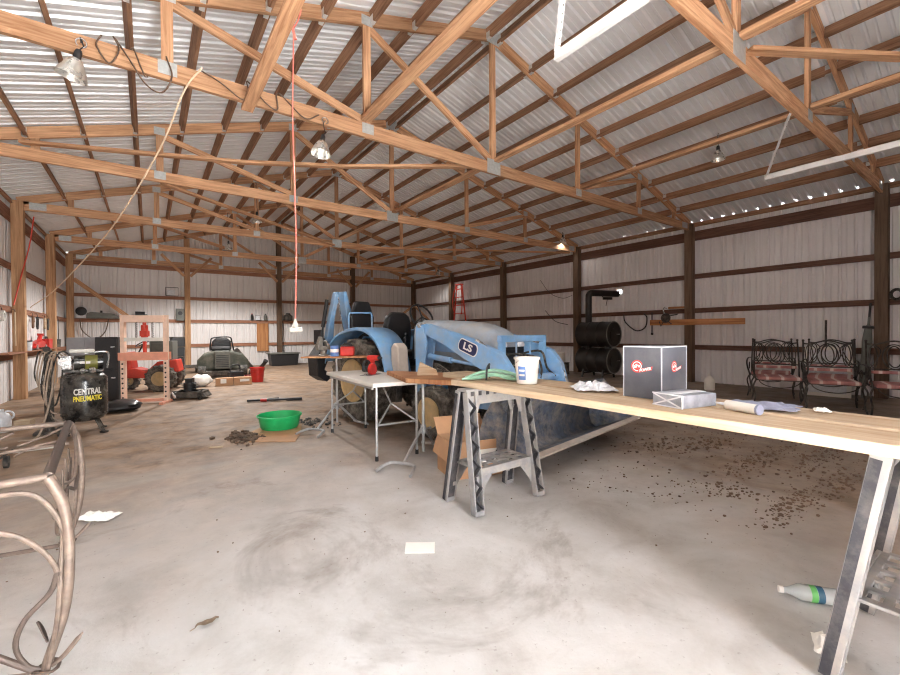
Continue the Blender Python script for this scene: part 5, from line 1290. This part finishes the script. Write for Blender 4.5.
# garage door tracks
M_track = plain('white_track_steel', srgb(232, 232, 232), .35, .2, .05, 12)
for k, (x, yh, xh, lab) in enumerate(((2.42, 2.06, 1.99, 'white overhead door track at the upper centre of the picture'), (6.58, 2.07, 5.72, 'white overhead door track hanging by the right end of the nearest truss'))):
    t = thing('door_track', lab, 'door track', (x, 0, 3.20), 0, 'overhead door tracks')
    m = MB(); m.box((0, (yh + WY0) / 2, 0), (.004, yh - WY0 - .05, .062)); m.box((.022, (yh + WY0) / 2, 0.031), (.04, yh - WY0 - .05, .004)); m.box((.022, (yh + WY0) / 2, -0.031), (.04, yh - WY0 - .05, .004)); m.build('rail', M_track, t)
    m = MB(); a, b = V((.0, yh - .05, .03)), V((xh - x, 1.55, ZC - .09 - 3.20)); m.beam(a, b, .045, .022, (0, 1, .3)); hb = m.build('hanger_strap', M_track, t)
    m = MB()
    for q in range(14):
        p = a.lerp(b, (q + .5) / 14); m.ball((p.x, p.y - .010, p.z), (.008, .006, .008), 8, 4)
    m.build('strap_holes', M_greygr, hb)

# hanging lamps
M_bowl = plain('spun_aluminium', srgb(220, 218, 212), .3, .7, .08, 14)
g = N('frosted_bulb'); g.b.inputs['Emission Color'].default_value = (1, .93, .82, 1); g.b.inputs['Emission Strength'].default_value = .08; M_bulb = g.set((.9, .9, .86), .3)
def lamp(loc, htop, label, tilt=(0, 0, 0)):
    t = thing('clamp_lamp', label, 'lamp', loc, 0, 'hanging clamp lamps', rot=tilt)
    m = MB(); m.lathe([(.026, .10), (.04, .085), (.062, .05), (.092, -.02), (.104, -.055), (.108, -.055), (.096, -.018), (.066, .054), (.043, .09), (.028, .105)], seg=28, cap=False); m.build('reflector_bowl', M_bowl, t)
    m = MB(); m.lathe([(.0, .185), (.018, .18), (.026, .16), (.028, .09), (.0, .09)], seg=14); m.build('socket', M_black, t)
    m = MB(); m.lathe([(.0, -.03), (.022, -.025), (.033, .0), (.03, .03), (.016, .06), (.014, .09)], seg=16); m.build('bulb', M_bulb, t)
    m = MB(); m.tube([(0, 0, .18), (.02, 0, .22), (.0, 0, .26), (-.015, 0, max(.28, htop - .04)), (0, 0, htop)], .005, 6); m.build('cord', M_black, t)
    m = MB(); m.tube(arc((0, 0, htop + .0), .035, -60, 240, 10, 'xz'), .005, 6); m.build('hook', M_chrome, t)
lamp((-.48, 4.60, 3.36), .24, 'silver clamp lamp at the upper left, below the long near truss chord', (R(8), R(14), 0))
lamp((1.58, 4.62, 3.24), .36, 'silver clamp lamp right of the hanging red cord', (R(-6), R(10), 0))
lamp((7.74, 3.06, 4.10), .36, 'clamp lamp below the purlins of the right slope, nearest the camera')
lamp((2.03, 10.30, 3.80), .82, 'clamp lamp at the fourth truss left of the red cord')
lamp((9.66, 14.22, 3.62), .24, 'clamp lamp at the fifth truss by the right wall')
lamp((9.66, 7.85, 3.80), .20, 'clamp lamp at the third truss near the right wall posts')
lamp((1.89, 13.50, 3.70), 1.0, 'clamp lamp at the fifth truss, farthest back at left')

# cords and ropes
M_redcord = plain('salmon_cord', srgb(240, 138, 124), .5, 0, .06, 9)
t = thing('pull_cord', 'salmon red cord hanging from the truss to a white outlet box', 'cord', (1.285, 4.64, 0))
m = MB(); m.tube(spline([(.02, 0, 4.73), (.01, 0, 4.2), (-.005, 0, 3.5), (.012, 0, 2.6), (.018, 0, 2.0), (.0, 0, 1.34)], 8), .008, 8); m.build('cord', M_redcord, t)
m = MB(); m.tube(spline([(.02, 0, 4.48), (-.05, .0, 4.62), (-.06, 0, 4.74), (.0, .02, 4.80), (.09, 0, 4.74), (.07, 0, 4.6), (.02, 0, 4.48)], 6), .008, 8); m.tube([(.0, 0, 4.48 + .0), (.035, 0, 4.36)], .015, 8); m.build('cord_knot', M_redcord, t)
m = MB(); m.lathe([(.012, .10), (.02, .06), (.036, .03), (.04, .0)], (0, 0, 1.255), (0, 0, 1), 14); m.box((0, 0, 1.235), (.135, .05, .055)); m.build('outlet_box', M_white, t, bevel=.008)
M_tan = plain('tan_rope', srgb(226, 200, 172), .8, 0, .12, 12)
m = MB(); m.tube(spline([(.44, 4.60, 3.72), (.30, 4.75, 3.52), (.10, 5.35, 3.10), (-.35, 6.7, 2.55), (-.95, 8.5, 2.12), (-1.45, 10.2, 1.90), (-1.84, 11.5, 1.80), (-1.95, 11.9, 1.76)], 8), .008, 8); tag(m.build('rope', M_tan), 'tan rope sagging from the near truss to the left wall rail', 'rope')
M_wire = plain('brown_wire', srgb(92, 72, 58), .6)
m = MB(); p = []
for k in range(60):
    a = k * .55; x = .02 + .0145 * k; rr_ = .10 + .03 * math.sin(k * .7)
    p.append((x - .15, 4.72 + .045 * math.cos(a) - .01, ZC + rr_ * math.sin(a) - .01))
m.tube(p[:14], .006, 6)
m.tube(spline([(-.30, 4.66, 3.76), (-.33, 4.62, 3.64), (-.25, 4.62, 3.52), (-.18, 4.62, 3.66), (-.22, 4.66, 3.78), (-.12, 4.62, 3.62), (.0, 4.60, 3.42), (.12, 4.60, 3.38), (.2, 4.62, 3.56), (.16, 4.64, 3.74)], 6), .007, 6)
m.tube(spline([(.44, 4.66, 3.72), (.6, 4.62, 3.64), (.78, 4.62, 3.54), (.86, 4.63, 3.60), (.84, 4.66, 3.76), (1.0, 4.62, 3.58), (1.12, 4.62, 3.54), (1.14, 4.66, 3.74), (1.4, 4.63, 3.54), (1.56, 4.63, 3.62)], 6), .007, 6)
tag(m.build('lamp_wire', M_wire), 'brown lamp wire coiled along the near truss chord', 'wire')
m = MB(); m.tube(spline([(-1.72, 10.9, 3.42), (-1.80, 11.0, 2.9), (-1.9, 10.9, 2.3), (-1.95, 10.6, 1.74)], 6), .010, 6); tag(m.build('red_wire', M_redtr), 'thin red wire hanging down the left wall', 'wire')
m = MB(); m.tube(spline([(XR + .04, 9.4, 2.9), (XR + .04, 9.0, 2.45), (XR + .04, 8.5, 2.25), (XR + .0, 8.1, 2.3)], 6), .008, 6); m.tube(spline([(XR + .04, 9.2, 1.9), (XR + .04, 8.8, 1.55), (XR + .04, 8.3, 1.42)], 6), .010, 6); tag(m.build('wall_wire', M_black), 'thin dark wires draped left of the post by the stove', 'wire')
# ------------------------------------------------------------------ camera, sky, sun, lamps
cam = bpy.data.cameras.new('camera'); co = bpy.data.objects.new('camera', cam); COL.objects.link(co)
cam.sensor_width = 36; cam.lens = 418.1 / 900 * 36; cam.clip_start = .05
YAW, PITCH, ROLL, H = .6241, -.0104, -.007, 1.187
fw = V((math.sin(YAW) * math.cos(PITCH), math.cos(YAW) * math.cos(PITCH), math.sin(PITCH)))
rt = V((math.cos(YAW), -math.sin(YAW), 0)); up = rt.cross(fw)
cr, sr = math.cos(ROLL), math.sin(ROLL)
# image rolled: x' = x cos - y sin
r2 = rt * cr + up * sr; u2 = up * cr - rt * sr
co.matrix_world = Matrix(((r2.x, u2.x, -fw.x, 0), (r2.y, u2.y, -fw.y, 0), (r2.z, u2.z, -fw.z, H), (0, 0, 0, 1)))
SC.camera = co
w = bpy.data.worlds.new('sky'); SC.world = w; w.use_nodes = True
nt = w.node_tree; nt.nodes.clear()
wo = nt.nodes.new('ShaderNodeOutputWorld'); bg = nt.nodes.new('ShaderNodeBackground'); sk = nt.nodes.new('ShaderNodeTexSky')
sk.sky_type = 'HOSEK_WILKIE'; sk.turbidity = 5; sk.ground_albedo = .5; sk.sun_direction = V((.15, -.62, .75)).normalized()
hs = nt.nodes.new('ShaderNodeHueSaturation'); hs.inputs['Saturation'].default_value = .35
nt.links.new(sk.outputs[0], hs.inputs['Color']); nt.links.new(hs.outputs[0], bg.inputs[0]); nt.links.new(bg.outputs[0], wo.inputs[0])
bg.inputs[1].default_value = SKY
sun = bpy.data.lights.new('sun', 'SUN'); sun.energy = SUN; sun.angle = R(.6); sun.color = (1, .99, .98)
so = bpy.data.objects.new('sun', sun); COL.objects.link(so)
so.rotation_euler = V((.34, -.62, .85)).to_track_quat('Z', 'Y').to_euler()
# daylight portal in the open doorway
pl = bpy.data.lights.new('doorway_portal', 'AREA'); pl.shape = 'RECTANGLE'; pl.size = DX1 - DX0; pl.size_y = DZ; pl.cycles.is_portal = True
po = bpy.data.objects.new('doorway_portal', pl); COL.objects.link(po); po.location = ((DX0 + DX1) / 2, WY0 - .05, DZ / 2); po.rotation_euler = (R(90), 0, 0)
for (x, y, z), e in LAMPS:
    l = bpy.data.lights.new('bulb', 'SPOT'); l.energy = e * 1.6; l.shadow_soft_size = .03; l.spot_size = R(152); l.spot_blend = .35; l.color = BULB
    o = bpy.data.objects.new('bulb', l); COL.objects.link(o); o.location = (x, y, z)
vs = SC.view_settings; SC.display_settings.display_device = 'sRGB'
vs.view_transform = 'Standard'; vs.look = 'None'; vs.gamma = 1; vs.use_curve_mapping = False; vs.exposure = EXPO
SC.cycles.use_denoising = True; SC.cycles.max_bounces = 10; SC.cycles.diffuse_bounces = 7; SC.cycles.caustics_reflective = False; SC.cycles.caustics_refractive = False
SC.cycles.sample_clamp_indirect = 12; SC.cycles.filter_width = 1.15; SC.cycles.use_guiding = True; SC.cycles.guiding_training_samples = 48
